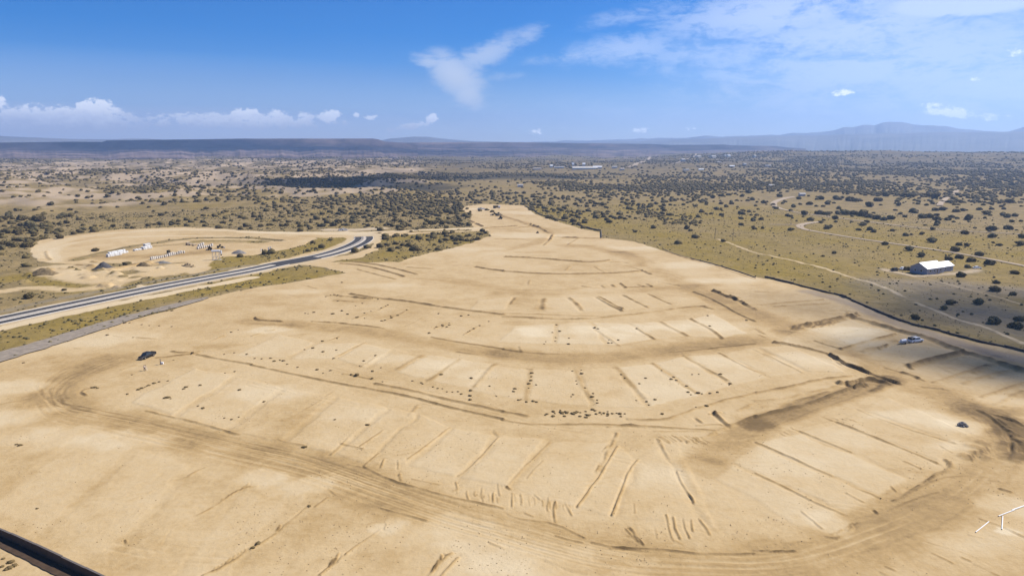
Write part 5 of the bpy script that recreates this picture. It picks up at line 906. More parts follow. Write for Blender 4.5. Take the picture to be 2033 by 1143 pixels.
MB().cyl((5.0, 3.0, 4.2), (5.0, 3.0, 5.1), .16, seg=10).build('vent_pipe', GREYM, r1)
for x, y, rad in [(1806, 545, 6), (1845, 550, 6), (1900, 543, 8), (1935, 540, 6)]: pass

def car(name, label, cat, loc, rz, paint, kind='sedan', load=None, group=None):
    """x forward, about 4.6-5.9 m long"""
    t = thing(name, label, cat, loc, rz, group); pk = kind == 'pickup'; L = 5.8 if pk else 4.6; hl = L/2; w = .96 if pk else .88; g = .32; bt = 1.05 if pk else .92
    # body as lofted side sections
    if pk: xs = [(-hl, .5, bt), (-hl+.1, .4, bt), (.05, .35, bt), (1.45, .35, bt), (hl-.5, .38, bt-.05), (hl-.08, .42, bt-.16), (hl, .5, bt-.35)]
    else: xs = [(-hl, .5, bt-.12), (-hl+.25, .36, bt), (-1.2, .33, bt), (.9, .33, bt), (hl-.5, .36, bt-.14), (hl-.1, .42, bt-.25), (hl, .5, bt-.38)]
    mb = MB(); mb.loft([[(x, -w*.94, z0), (x, -w, z0+.15), (x, -w, z1-.12), (x, -w*.9, z1), (x, w*.9, z1), (x, w, z1-.12), (x, w, z0+.15), (x, w*.94, z0)] for x, z0, z1 in xs]); body = mb.build('body', paint, t)
    # cab
    if pk: cx = [(-.95, 0), (-.80, 1), (.95, 1), (1.65, 0)]; top = 1.78
    else: cx = [(-1.9, 0), (-1.15, 1), (.35, 1), (1.2, 0)]; top = 1.42
    z0 = bt-.02; mb = MB(); x0, x1, x2, x3 = [q[0] for q in cx]
    mb.loft([[(x0, -w*.88, z0), (x3, -w*.88, z0), (x3, w*.88, z0), (x0, w*.88, z0)], [(x1, -w*.72, top), (x2, -w*.72, top), (x2, w*.72, top), (x1, w*.72, top)]]); cab = mb.build('cab', paint, t)
    # glass slightly proud of the cab
    def quad(pts, name): 
        mb = MB(); a = [Vector(p) for p in pts]; n = (a[1]-a[0]).cross(a[2]-a[0]).normalized()*.012; mb.loft([[p+n for p in a], [p+n*2 for p in a]]); return mb.build(name, GLASS, cab)
    def lerp(a, b, f): return a+(b-a)*f
    fz0, fz1 = .14, .86
    def pt(xa, xb, sgn, f, q=1): return (lerp(xa, xb, f), sgn*lerp(w*.88, w*.72, f)*q, lerp(z0, top, f))
    quad([pt(x3, x2, -1, fz0, .88), pt(x3, x2, 1, fz0, .88), pt(x3, x2, 1, fz1, .88), pt(x3, x2, -1, fz1, .88)], 'windscreen')
    quad([pt(x0, x1, 1, fz0, .88), pt(x0, x1, -1, fz0, .88), pt(x0, x1, -1, fz1, .88), pt(x0, x1, 1, fz1, .88)], 'rear_window')
    for s_ in (-1, 1):
        mx_ = (x1+x2)/2
        for a, b, a2, b2 in ((x0+.28, mx_-.06, x1+.12, mx_-.06), (mx_+.06, x3-.35, mx_+.06, x2-.1)):
            p = [(a, s_*lerp(w*.88, w*.72, fz0), lerp(z0, top, fz0)), (b, s_*lerp(w*.88, w*.72, fz0), lerp(z0, top, fz0)), (b2, s_*lerp(w*.88, w*.72, fz1), lerp(z0, top, fz1)), (a2, s_*lerp(w*.88, w*.72, fz1), lerp(z0, top, fz1))]
            quad(p if s_ < 0 else p[::-1], 'side_window')
    wx = (-hl+1.15, hl-1.0) if pk else (-hl+.85, hl-.85); wr = .39 if pk else .33
    for x in wx:
        for s_ in (-1, 1):
            wh = MB().cyl((x, s_*(w-.20), wr), (x, s_*(w+.03), wr), wr, seg=18).build('wheel', TYRE, t)
            MB().cyl((x, s_*(w+.032), wr), (x, s_*(w+.045), wr), wr*.58, seg=14).build('rim', CHROME, wh)
    for s_ in (-1, 1):
        MB().box(hl-.06, hl+.02, s_*w*.78-.14, s_*w*.78+.14, bt-.42, bt-.26, .01).build('headlight', LAMP, t)
        MB().box(-hl-.02, -hl+.04, s_*w*.82-.08, s_*w*.82+.08, bt-.45, bt-.2, .01).build('tail_light', REDL, t)
    MB().box(hl-.05, hl+.05, -w*.9, w*.9, .42, .58, .02).build('bumper', CHROME if pk else TYRE, t); MB().box(-hl-.06, -hl+.04, -w*.9, w*.9, .42, .56, .02).build('bumper', CHROME if pk else TYRE, t)
    MB().box(hl-.01, hl+.03, -w*.5, w*.5, bt-.45, bt-.25).build('grille', TYRE, t)
    if pk:
        mb = MB()   # the open bed: rails and tailgate stand above a dark floor
        mb.box(-hl+.02, -1.0, -w+.02, -w+.12, bt, bt+.16); mb.box(-hl+.02, -1.0, w-.12, w-.02, bt, bt+.16); mb.box(-hl+.02, -hl+.12, -w+.12, w-.12, bt, bt+.16); mb.build('bed_rail', paint, t)
        MB().box(-hl+.13, -1.0, -w+.13, w-.13, bt+.004, bt+.02).build('bed_floor', TYRE, t)
    return t
p = at(1792, 534.5); car('parked_car', 'small white car parked by the dark trailer left of the house', 'car', p, HRZ+.2, WHITE_)
p = at(1940, 533.0); car('parked_car', 'white car parked on the bare patch right of the house', 'car', p, HRZ-.3, WHITE_)
p = at(1777, 537.0); tr = thing('flatbed_trailer', 'dark flatbed trailer parked left of the house beside the white car', 'trailer', p, HRZ+.1)
MB().box(-3.2, 2.4, -1.1, 1.1, .6, .75).box(-3.2, 2.4, -1.1, -1.02, .75, 1.15).box(-3.2, 2.4, 1.02, 1.1, .75, 1.15).box(-3.2, -3.1, -1.02, 1.02, .75, 1.15).build('deck', mat('dark_steel', (.03, .025, .025), .7), tr); MB().cyl((2.4, 0, .62), (3.9, 0, .5), .06).build('drawbar', GREYM, tr)
for x in (-.9, 0): 
    for s_ in (-1, 1): MB().cyl((x, s_*1.12, .38), (x, s_*1.32, .38), .37, seg=14).build('wheel', TYRE, tr)
MB().box(-2.4, 1.0, -.8, .8, .752, 1.7, .1).build('tarp_cover', mat('dark_tarp', (.025, .022, .022), .8), tr)

# dark pickup and the two surveyors
pf, pb = at(279.8, 714.5), at(305.0, 704.5); c_ = (pf+pb)/2
car('pickup_truck', 'black pickup truck parked on bare soil beside two surveyors', 'pickup', Vector((c_.x, c_.y, gzat(c_.x, c_.y))), hdg(pb, pf), DARKP, 'pickup')
# white pickup with dark load, towing
pf, pb = at(1830.0, 677.0), at(1803.5, 681.0); c_ = (pf+pb)/2; hd = hdg(pb, pf)
car('pickup_truck', 'white pickup truck with a rack and dark load beside the berm at right', 'pickup', Vector((c_.x, c_.y, gzat(c_.x, c_.y))), hd, WHITE_, 'pickup')
pk = [o for o in COL.objects if o.name.startswith('pickup_truck')][-1]
mb = MB()
for x in (-2.7, -1.15):
    for s_ in (-1, 1): mb.cyl((x, s_*.85, 1.2), (x, s_*.85, 1.95), .035, seg=6)
    mb.cyl((x, -.85, 1.95), (x, .85, 1.95), .035, seg=6)
mb.cyl((-2.9, -.85, 1.98), (1.4, -.85, 1.98), .035, seg=6); mb.cyl((-2.9, .85, 1.98), (1.4, .85, 1.98), .035, seg=6); mb.build('ladder_rack', STEEL, pk)
ld = MB().box(-2.75, -1.05, -.8, .8, 1.09, 1.85, .08).build('tool_load', mat('dark_tarp', (.025, .022, .022), .8)); ld.parent = pk
d_ = Vector((math.cos(hd), math.sin(hd), 0)); tp = c_-d_*5.6
tr = thing('tank_trailer', 'small trailer with a round white tank behind the white pickup', 'trailer', (tp.x, tp.y, gzat(tp.x, tp.y)), hd)
MB().box(-1.5, 1.3, -.8, .8, .5, .62).cyl((1.3, 0, .56), (2.6, 0, .5), .05).build('frame', GREYM, tr); MB().cyl((-1.2, 0, 1.12), (1.0, 0, 1.12), .48, seg=20).build('tank', WHITE_, tr)
for s_ in (-1, 1): MB().cyl((-.2, s_*.82, .34), (-.2, s_*1.0, .34), .33, seg=14).build('wheel', TYRE, tr)
MB().box(.55, 1.25, -.35, .35, .622, 1.1, .05).build('pump', YEL_, tr)

def person(label, loc, rz, top, legs, hairc, pose=0):
    t = thing('person', label, 'person', loc, rz)
    J = {'pel': ((0, 0, .95), .13), 'wst': ((.0, 0, 1.08), .125), 'chs': ((.02, 0, 1.32), .15), 'nck': ((.02, 0, 1.47), .055), 'hd0': ((.03, 0, 1.56), .08), 'hd1': ((.035, 0, 1.66), .095), 'hd2': ((.03, 0, 1.73), .06), 'nose': ((.125, 0, 1.62), .018)}
    E = [('pel', 'wst'), ('wst', 'chs'), ('chs', 'nck'), ('nck', 'hd0'), ('hd0', 'hd1'), ('hd1', 'hd2'), ('hd1', 'nose')]
    for s_, k in ((1, 'L'), (-1, 'R')):
        st = .16*s_*pose; fw = .22 if (pose and s_ > 0) else (-.12 if pose else 0)
        J.update({'sh'+k: ((0, s_*.19, 1.40), .06), 'el'+k: ((-.04+fw*.4, s_*.27, 1.13), .044), 'wr'+k: ((.12+fw, s_*.25, .92+.14*(pose and s_ > 0)), .030), 'pm'+k: ((.17+fw, s_*.245, .86+.16*(pose and s_ > 0)), .034),
                  'hp'+k: ((0, s_*.10, .90), .095), 'kn'+k: ((.03+fw*.6, s_*.12, .50), .060), 'an'+k: ((-.02+fw*.7, s_*.13, .09), .042), 'to'+k: ((.17+fw*.7, s_*.145, .035), .035)})
        E += [('chs', 'sh'+k), ('sh'+k, 'el'+k), ('el'+k, 'wr'+k), ('wr'+k, 'pm'+k), ('pel', 'hp'+k), ('hp'+k, 'kn'+k), ('kn'+k, 'an'+k), ('an'+k, 'to'+k)]
        px_, py_, pz_ = J['pm'+k][0]
        for f in range(4):
            q = (f-1.5)*.017; ln_ = (.07, .082, .078, .062)[f]
            J['f%d%s' % (f, k)] = ((px_+.035+.01*f, py_+q, pz_-.025), .0105); J['g%d%s' % (f, k)] = ((px_+.035+ln_*.45, py_+q*1.1, pz_-.025-ln_*.8), .009); E += [('pm'+k, 'f%d%s' % (f, k)), ('f%d%s' % (f, k), 'g%d%s' % (f, k))]
        J['th'+k] = ((px_+.05, py_-s_*.035, pz_-.005), .011); E.append(('pm'+k, 'th'+k))
    names = list(J); me = bpy.data.meshes.new('body'); me.from_pydata([J[n][0] for n in names], [(names.index(a), names.index(b)) for a, b in E], [])
    o = obj('body', me, mat('skin', (.42, .26, .18), .6), t); md = o.modifiers.new('s', 'SKIN')
    for i, n in enumerate(names): r_ = J[n][1]; me.skin_vertices[0].data[i].radius = (r_, r_*(1.15 if n in ('pel', 'wst', 'chs') else 1)); me.skin_vertices[0].data[i].use_root = n == 'pel'
    sb = o.modifiers.new('b', 'SUBSURF'); sb.levels = sb.render_levels = 1
    def cloth(name, chain, m, gr=.018):
        ns = sorted({n for e in chain for n in e}, key=names.index); me = bpy.data.meshes.new(name); me.from_pydata([J[n][0] for n in ns], [(ns.index(a), ns.index(b)) for a, b in chain], [])
        c = obj(name, me, m, t); c.modifiers.new('s', 'SKIN')
        for i, n in enumerate(ns): r_ = J[n][1]+gr; me.skin_vertices[0].data[i].radius = (r_, r_*(1.2 if n in ('pel', 'wst', 'chs') else 1)); me.skin_vertices[0].data[i].use_root = i == 0
        q = c.modifiers.new('b', 'SUBSURF'); q.levels = q.render_levels = 1
    cloth('shirt', [('wst', 'chs'), ('chs', 'shL'), ('chs', 'shR'), ('shL', 'elL'), ('shR', 'elR')], top); cloth('trousers', [('wst', 'pel'), ('pel', 'hpL'), ('pel', 'hpR'), ('hpL', 'knL'), ('hpR', 'knR'), ('knL', 'anL'), ('knR', 'anR')], legs)
    for k in 'LR':
        p0, p1 = Vector(J['an'+k][0]), Vector(J['to'+k][0]); MB().box(p0.x-.07, p1.x+.05, p0.y-.05, p0.y+.065, .0, .09, .025).build('shoe', TYRE, t)
    mb = MB(); o_ = bmesh.ops.create_uvsphere(mb.bm, u_segments=12, v_segments=8, radius=.115); bmesh.ops.transform(mb.bm, matrix=Matrix.Translation((.015, 0, 1.70)) @ Matrix.Diagonal((1.05, .9, .75, 1)), verts=o_['verts']); mb.cyl((.03, 0, 1.70), (.03, 0, 1.715), .17, seg=16); mb.build('hat', hairc, t)
    for s_ in (-1, 1): MB().box(.118, .13, s_*.035-.012, s_*.035+.012, 1.635, 1.65).build('eye', TYRE, t)
    MB().box(.112, .124, -.028, .028, 1.572, 1.582).build('mouth', mat('lips', (.3, .1, .08), .6), t)
    return t
CL_W = mat('white_cloth', (.7, .69, .66), .9); CL_D = mat('dark_cloth', (.035, .035, .045), .9); CL_J = mat('jeans', (.06, .07, .11), .9); HATM = mat('straw_hat', (.30, .22, .12), .9)
p1 = at(287.2, 735.6); p2 = at(319.0, 723.4); person('person in a white shirt and dark trousers standing nearer the camera by a tripod', p1, R(-20), CL_W, CL_D, CL_D, 1); person('person in dark clothing standing right of the black pickup beside a white case', p2, R(200), CL_D, CL_J, CL_D, 0)
tpz = at(289.6, 734.9); tp_ = thing('survey_tripod', 'pale survey tripod beside the person in the white shirt', 'tripod', tpz)
for k in range(3): a = k*2.094; MB().cyl((math.cos(a)*.5, math.sin(a)*.5, 0), (math.cos(a)*.08, math.sin(a)*.08, 1.4), .03, .025, 6).build('leg', WHITE_, tp_)
MB().cyl((0, 0, 1.39), (0, 0, 1.45), .11).box(-.09, .09, -.08, .08, 1.451, 1.7, .02).build('instrument', YEL_, tp_)
tag(MB().box(-.35, .35, -.25, .25, 0, .62, .04).box(-.12, .12, -.03, .03, .62, .68).build('equipment_case', WHITE_, None, at(322.2, 722.6)), 'small white case standing on the soil beside the person in dark clothing', 'case')

# ---- rubble heap, pipes in the near right
def heap(name, label, cat, loc, rx, ry, h, m, seed, n=0, rz=0.0):
    t = thing(name, label, cat, loc, rz); bm = bmesh.new(); o = bmesh.ops.create_grid(bm, x_segments=28, y_segments=28, size=1)
    for v in bm.verts:
        x, y = v.co.x, v.co.y; d = math.hypot(x, y); f = max(0, 1-d**1.3); nz = float(fbm(x*3+seed, y*3, 1, 3, seed)); v.co = Vector((x*rx, y*ry, h*f**1.1*(.75+.5*nz)-.12))
    me = bpy.data.meshes.new('mound'); bm.to_mesh(me); bm.free(); me.shade_smooth() if not n else None; obj('mound', me, m, t)
    if n:
        rd = random.Random(seed); bm = bmesh.new()
        for _ in range(n):
            a, q = rd.uniform(0, 6.28), rd.uniform(0, .95)**.7; s_ = rd.uniform(.12, .34)*min(rx, 1.6); o = bmesh.ops.create_icosphere(bm, subdivisions=1, radius=s_)
            for v in o['verts']: v.co *= rd.uniform(.7, 1.25)
            bmesh.ops.translate(bm, verts=o['verts'], vec=(math.cos(a)*q*rx, math.sin(a)*q*ry, h*max(0, 1-q**1.3)*.95+s_*.2))
        me = bpy.data.meshes.new('stones'); bm.to_mesh(me); bm.free(); s__ = obj('stones', me, m, t); s__['kind'] = 'stuff'
    return t
heap('rubble_pile', 'grey heap of broken rubble alone on a pale lot near the haul road bend', 'rubble', at(1911, 845), 1.2, .9, .85, STONE, 3, 46)
def pipe(u0, v0, u1, v1, r_, label, z=0.0):
    a, b = at(u0, v0), at(u1, v1); c_ = (a+b)/2; L = (b-a).length; t = thing('drain_pipe', label, 'pipe', (c_.x, c_.y, min(a.z, b.z)+r_+z), hdg(a, b), 'white pipes lying on the soil')
    mb = MB(); mb.cyl((-L/2, 0, 0), (L/2, 0, 0), r_, seg=16, caps=False); mb.cyl((-L/2, 0, 0), (L/2, 0, 0), r_*.86, seg=16, caps=False); mb.build('barrel', PVC, t, smooth_=True)
    MB().cyl((L/2-.28, 0, 0), (L/2, 0, 0), r_*1.16, seg=16, caps=False).build('socket', PVC, t, smooth_=True); MB().cyl((-L/2+.02, 0, 0), (-L/2+.05, 0, 0), r_*.85, seg=16).build('end_cap', TYRE, t)
    return t
pipe(1982, 1024.5, 2013, 1012.5, .09, 'white pipe lying level, touching the top of the upright looking one'); pipe(2009, 1013, 2046, 1000, .12, 'white pipe running out of the right edge of the photo')
pipe(1989, 1051, 1990.6, 1025, .095, 'white pipe pointing straight away from the camera, right of the slanted one'); pipe(1937, 1056, 1963, 1035.5, .085, 'shorter slanted white pipe lying apart on the left')

# ---- the storage yard on the left
def bundle(u0, v0, u1, v1, wd, h, label, rows=4, z=0.0):
    a, b = at(u0, v0), at(u1, v1); c_ = (a+b)/2; L = (b-a).length; t = thing('pipe_bundle', label, 'pipes', (c_.x, c_.y, min(a.z, b.z)+.1+z), hdg(a, b), 'pipe bundles in the yard')
    n = max(2, int(round(wd/(h/rows)))); r_ = h/rows/2; mb = MB()
    for k in range(rows):
        for j in range(n): mb.cyl((-L/2, (j-(n-1)/2)*2*r_, r_+k*2*r_), (L/2, (j-(n-1)/2)*2*r_, r_+k*2*r_), r_*.98, seg=8)
    p_ = mb.build('pipes', PVC2, t); p_['kind'] = 'stuff'
    for x in (-L*.36, 0, L*.36):
        mb = MB(); w_ = n*r_+.03; mb.box(x-.06, x+.06, -w_-.05, -w_, -.1, h+.05).box(x-.06, x+.06, w_, w_+.05, -.1, h+.05).box(x-.06, x+.06, -w_, w_, h+.01, h+.06).box(x-.06, x+.06, -w_, w_, -.1, -.01); mb.build('strap', WOOD, t)
    return t
PVC2 = mat('pale_pipe_plastic', (.72, .70, .66), .5, 0, .06, 1, .4)
bundle(213, 510.5, 240, 506.0, 1.6, 1.7, 'white pipe bundle at the near left of the yard, closest to the dark gravel mound'); bundle(216, 507.4, 248, 501.2, 1.7, 2.0, 'tallest white pipe bundle, behind the near left one'); bundle(233, 505.5, 253.5, 501.6, 1.2, 1.0, 'low white pipe bundle at the right tip of the long stack')
bundle(266, 498.0, 283, 495.6, 1.7, .9, 'low white pipe bundle in the middle of the yard'); bundle(283, 495.8, 300, 493.0, 2.4, 1.8, 'white pipe bundle right behind the low middle one'); bundle(287, 492.5, 297.5, 490.6, 2.0, 2.6, 'short tall white pipe bundle at the back of the yard')
# white wrapped pallets in two rows
pal = thing('wrapped_pallet', 'white wrapped pallet at the near left end of the long row', 'pallet', (0, 0, 0), 0, 'wrapped pallets in rows')
MB().box(-.5, .5, -.6, .6, 0, .03).box(-.5, .5, -.6, -.48, .03, .12).box(-.5, .5, -.06, .06, .03, .12).box(-.5, .5, .48, .6, .03, .12).box(-.5, .5, -.6, .6, .12, .15).build('pallet_base', WOOD, pal)
MB().box(-.43, .43, -.52, .52, .152, 1.5, .07).build('wrapped_load', mat('cream_wrap', (.66, .60, .50), .7), pal); MB().box(-.44, .44, -.53, .53, .8, .88).build('band', GREYM, pal)
R1_ = [(300.5, 516.2), (304, 515.6), (307.5, 514.9), (311, 514.2), (315.5, 513.2), (319.5, 512.4), (323, 511.4), (328, 510.6), (331.5, 509.8), (335.5, 508.8), (339.5, 507.8), (343.5, 506.6), (347.5, 505.8), (352, 504.8), (356, 503.9), (360.5, 503.0), (365.5, 502.4)]
a, b = at(*R1_[0]), at(*R1_[-1]); rzp = hdg(a, b)
for i, (u, v) in enumerate(R1_):
    p = at(u, v); lab = 'white wrapped pallet, '+(ORD+['last'])[i]+' from the left in the long front row'
    if i == 0: pal.location = p; pal.rotation_euler = (0, 0, rzp); pal['label'] = lab; pal.scale = (1, 1, 1.15)
    else: q = dup(pal, p, rzp+random.uniform(-.2, .2), random.choice((.95, 1.1, 1.25)), lab)
for i, (u, v) in enumerate([(393, 494.6), (397, 494.0), (401, 493.3), (405, 492.6), (409, 491.9), (413, 491.2), (417, 490.6), (395, 490.8), (399, 488.6), (403, 487.0), (421, 489.0)]): dup(pal, at(u, v), rzp+random.uniform(-.3, .3), random.choice((.95, 1.1, 1.25)), 'white wrapped pallet behind the overhead tank, '+ORD[i]+' of the short back rows')
for u, v, h_, lab in [(373.5, 486.5, 1.7, 'brown crate at the left end of the back of the yard'), (379, 486.8, 1.0, 'low tan crate right of the tall brown crate'), (386, 487.6, .9, 'low tan crate left of the short pallet row')]:
    t = thing('wooden_crate', lab, 'crate', at(u, v), rzp); MB().box(-1.4, 1.4, -.7, .7, 0, h_, .02).build('crate_box', WOOD, t); MB().box(-1.45, 1.45, -.72, .72, h_+.002, h_+.07).build('lid', mat('pale_board', (.5, .42, .3), .9), t)
t = thing('generator', 'dark box shaped generator standing behind the long pallet row', 'generator', at(335, 502.8), rzp); MB().box(-.9, .9, -.7, .7, .25, 1.9, .05).build('housing', mat('dark_olive_paint', (.06, .045, .02), .7), t); MB().box(-1.0, 1.0, -.75, .75, 0, .248).build('skid', TYRE, t); MB().cyl((.4, .2, 1.9), (.4, .2, 2.3), .06).build('exhaust', GREYM, t)
# overhead water tank on legs
tk = thing('overhead_tank', 'white horizontal water tank raised on steel legs in the yard', 'tank', at(431, 515.4), R(8))
MB().cyl((-2.7, 0, 5.0), (1.9, 0, 5.0), .62, seg=20).build('tank_shell', WHITE_, tk, smooth_=False)
hd_ = MB(); hd_.cyl((2.5, 0, 3.4), (2.5, 0, 5.3), .48, seg=16).cyl((1.9, 0, 5.0), (2.4, 0, 5.0), .25, seg=10).build('drop_tank', WHITE_, tk); MB().cyl((2.5, 0, 2.5), (2.5, 0, 3.39), .5, .16, 12).build('spout', TYRE, tk)
for x in (-2.3, -.4, 1.5):
    for s_ in (-1, 1): MB().cyl((x, s_*.95, 0), (x, s_*.45, 4.6), .075, seg=8).build('leg', STEEL, tk)
mb = MB()
for x in (-2.3, -.4, 1.5): mb.cyl((x, -.8, 1.6), (x, .8, 1.6), .04, seg=6)
for s_ in (-1, 1): mb.cyl((-2.3, s_*.78, 1.6), (1.5, s_*.78, 1.6), .04, seg=6); mb.cyl((-2.3, s_*.9, .5), (-.4, s_*.55, 3.8), .035, seg=6); mb.cyl((-.4, s_*.9, .5), (1.5, s_*.55, 3.8), .035, seg=6)
mb.build('bracing', STEEL, tk); MB().box(-2.7, 2.7, -1.1, 1.1, -.2, .05).build('footing', concrete, tk)
heap('gravel_pile', 'low grey gravel heap right of the overhead tank', 'gravel heap', at(474, 503), 4.8, 3.2, 2.6, GRAVP, 5); heap('gravel_pile', 'dark grey gravel mound at the near left corner of the yard', 'gravel heap', at(206, 533), 4.6, 3.4, 3.4, mat('dark_gravel', (.10, .092, .088), .95, 0, .3, 1.2, .1, .5, 5), 6, rz=R(10))
heap('soil_pile', 'brown soil heap overgrown with weeds beside the near pallet row', 'soil heap', at(285, 528), 4.5, 2.2, 2.4, mat('brown_soil', (.24, .17, .085), .95, 0, .4, 1.2, .1, .5, 5), 8); heap('soil_pile', 'grey soil heap in front of the long pallet row', 'soil heap', at(324, 522), 5.5, 2.2, 1.4, mat('grey_soil', (.25, .225, .19), .95, 0, .3, 1.2, .1, .5, 5), 9)
heap('soil_pile', 'tan soil heap with brush on it left of the overhead tank', 'soil heap', at(372, 530), 4.0, 2.0, 1.6, mat('tan_soil', (.40, .29, .16), .95, 0, .4, 1.2, .1, .5, 5), 12, 14); heap('soil_pile', 'brown eroded bank left of the ring road end', 'soil heap', at(88, 545), 7, 4, 3.2, mat('brown_soil', (.24, .17, .085), .95), 15)
heap('soil_pile', 'small dark cone of soil alone on the far graded lot', 'soil heap', at(1067.3, 462.8), 1.3, 1.2, 1.9, mat('brown_dark_soil', (.11, .08, .04), .95), 17)
heap('stone_pile', 'heap of pale broken concrete beyond the end of the paved road', 'rubble', at(681, 457.6), 4.5, 3.5, 1.9, mat('pale_rubble', (.42, .39, .36), .95, 0, .4, 1, .1, .5, 3), 21, 40); heap('stone_pile', 'heap of pale rubble on the far graded lot left of the machines', 'rubble', at(955, 415.4), 5, 4, 1.7, mat('pale_rubble', (.42, .39, .36), .95), 22, 26)

def machine(kind, label, loc, rz, s=1.0, paint=None):
    t = thing(kind, label, kind.replace('_', ' '), loc, rz); t.scale = (s, s, s); P_ = paint or YEL_
    if kind == 'wheel_loader':
        MB().box(-2.9, -.4, -.95, .95, .9, 2.0, .12).box(-.4, 1.5, -.6, .6, .8, 1.5, .08).build('body', P_, t); cb_ = MB().box(-.9, .5, -.7, .7, 2.0, 3.2, .08).build('cab', P_, t)
        MB().box(-.8, .42, -.712, .712, 2.25, 3.0).build('window', GLASS, cb_)
        for x in (-1.9, 1.3):
            for s_ in (-1, 1): MB().cyl((x, s_*.75, .75), (x, s_*1.25, .75), .75, seg=16).build('wheel', TYRE, t)
        bk = MB().prism([(2.6, .15), (3.5, .12), (3.5, .25), (2.8, .9), (2.75, 1.3), (2.6, 1.3)], None, -1.35, 1.35).build('bucket', GREYM, t)
        for s_ in (-1, 1): MB().cyl((.6, s_*.45, 1.5), (2.7, s_*.45, .7), .13, seg=6).build('lift_arm', P_, t)
    elif kind == 'road_grader':
        MB().box(-3.6, -1.2, -.8, .8, 1.0, 2.1, .1).box(-1.2, 4.2, -.22, .22, 1.5, 1.95, .05).build('body', P_, t); cb_ = MB().box(-1.2, .2, -.75, .75, 1.97, 3.2, .06).build('cab', P_, t)
        MB().box(-1.1, .12, -.762, .762, 2.2, 3.0).build('window', GLASS, cb_)
        for x in (-3.0, -1.6, 3.9):
            for s_ in (-1, 1): MB().cyl((x, s_*.72, .62), (x, s_*1.12, .62), .62, seg=14).build('wheel', TYRE, t)
        MB().box(1.0, 1.15, -1.8, 1.8, .12, .8, .02).build('blade', GREYM, t)
    elif kind == 'water_truck':
        MB().box(1.6, 3.6, -1.15, 1.15, .8, 2.6, .12).build('cab', WHITE_, t); MB().cyl((-3.6, 0, 1.9), (1.4, 0, 1.9), 1.05, seg=18).box(-3.6, 3.4, -.5, .5, .6, .84).build('tank', P_, t)
        MB().box(2.6, 3.66, -1.0, 1.0, 1.75, 2.35).build('windscreen', GLASS, t)
        for x in (-2.9, -1.7, 2.6):
            for s_ in (-1, 1): MB().cyl((x, s_*.75, .5), (x, s_*1.15, .5), .5, seg=14).build('wheel', TYRE, t)
    elif kind == 'skid_steer':
        MB().box(-1.3, .9, -.6, .6, .4, 1.3, .08).build('body', P_, t); cb_ = MB().box(-.5, .6, -.5, .5, 1.3, 2.1, .05).build('cab', TYRE, t); MB().box(.602, .62, -.4, .4, 1.35, 2.0).build('window', GLASS, cb_)
        for x in (-.7, .5):
            for s_ in (-1, 1): MB().cyl((x, s_*.6, .4), (x, s_*.9, .4), .4, seg=12).build('wheel', TYRE, t)
        MB().prism([(1.2, .1), (2.0, .08), (2.0, .18), (1.4, .7), (1.2, .7)], None, -.9, .9).build('bucket', GREYM, t)
        for s_ in (-1, 1): MB().cyl((-.8, s_*.72, 1.4), (1.3, s_*.72, .4), .08, seg=6).build('lift_arm', P_, t)
    return t
DY = mat('dark_machine_paint', (.10, .075, .03), .6)
machine('wheel_loader', 'dark wheel loader, left of the two machines on the far graded lot', at(981, 427.6), R(190), 1.0, DY); machine('road_grader', 'dark road grader, right of the two machines on the far graded lot', at(990.4, 428.0), R(60), 1.0, DY)
machine('water_truck', 'brown water truck near the far edge of the graded ground', at(986, 413.5), R(10), 1.0, DY); machine('skid_steer', 'small loader standing just below the two machines on the far lot', at(994, 434.8), R(170), 1.3, DY)
machine('skid_steer', 'small dark loader left of the overhead tank behind the pallets', at(416.5, 496.5), R(200), 1.15, DY); machine('wheel_loader', 'dark wheel loader behind the overhead tank in the yard', at(438, 492.2), R(15), .75, DY)
for i, (u, v, h_, m_, lab) in enumerate([(518.5, 499.3, 1.9, WHITE_, 'thin white post left of the other barrels in the yard'), (521.5, 498.8, 1.3, DY, 'dark drum next to the thin white post'), (527, 499.4, .9, GREYM, 'low grey drum in the middle of the small yard group'), (533.5, 498.4, 2.4, PVC, 'tall pale pipe section standing on end, left of its twin'), (537.5, 498.2, 2.6, PVC, 'tall pale pipe section standing on end, right of its twin')]):
    t = thing('standing_drum', lab, 'drum', at(u, v)); r_ = .2 if i == 0 else .42; MB().cyl((0, 0, 0), (0, 0, h_), r_, seg=14).build('drum_body', m_, t); MB().cyl((0, 0, h_+.002), (0, 0, h_+.06), r_*1.06, seg=14).build('lid', GREYM, t)
# ---- poles
def upole(u, v, h, label, lean=0.0):
    t = thing('utility_pole', label, 'pole', at(u, v)); MB().cyl((0, 0, -.5), (lean, 0, h), .17, .11, 8).build('pole_shaft', POLEM, t); MB().box(lean-1.1, lean+1.1, -.07, .07, h-.9, h-.76).build('crossarm', POLEM, t)
    mb = MB()
    for x in (-.95, 0, .95): mb.cyl((lean+x, 0, h-.758), (lean+x, 0, h-.58), .06, seg=6)
    mb.build('insulators', GREYM, t)
upole(1419, 473, 7.6, 'thin wooden pole left of its taller twin on the yellow grass', .2); upole(1455, 477.5, 8.4, 'taller thin wooden pole standing on the yellow grass', -.1); upole(1371, 447.5, 3.2, 'short thin pole left of the two taller poles', 0); upole(1284, 440, 5, 'thin far pole above the yellow grass', 0)
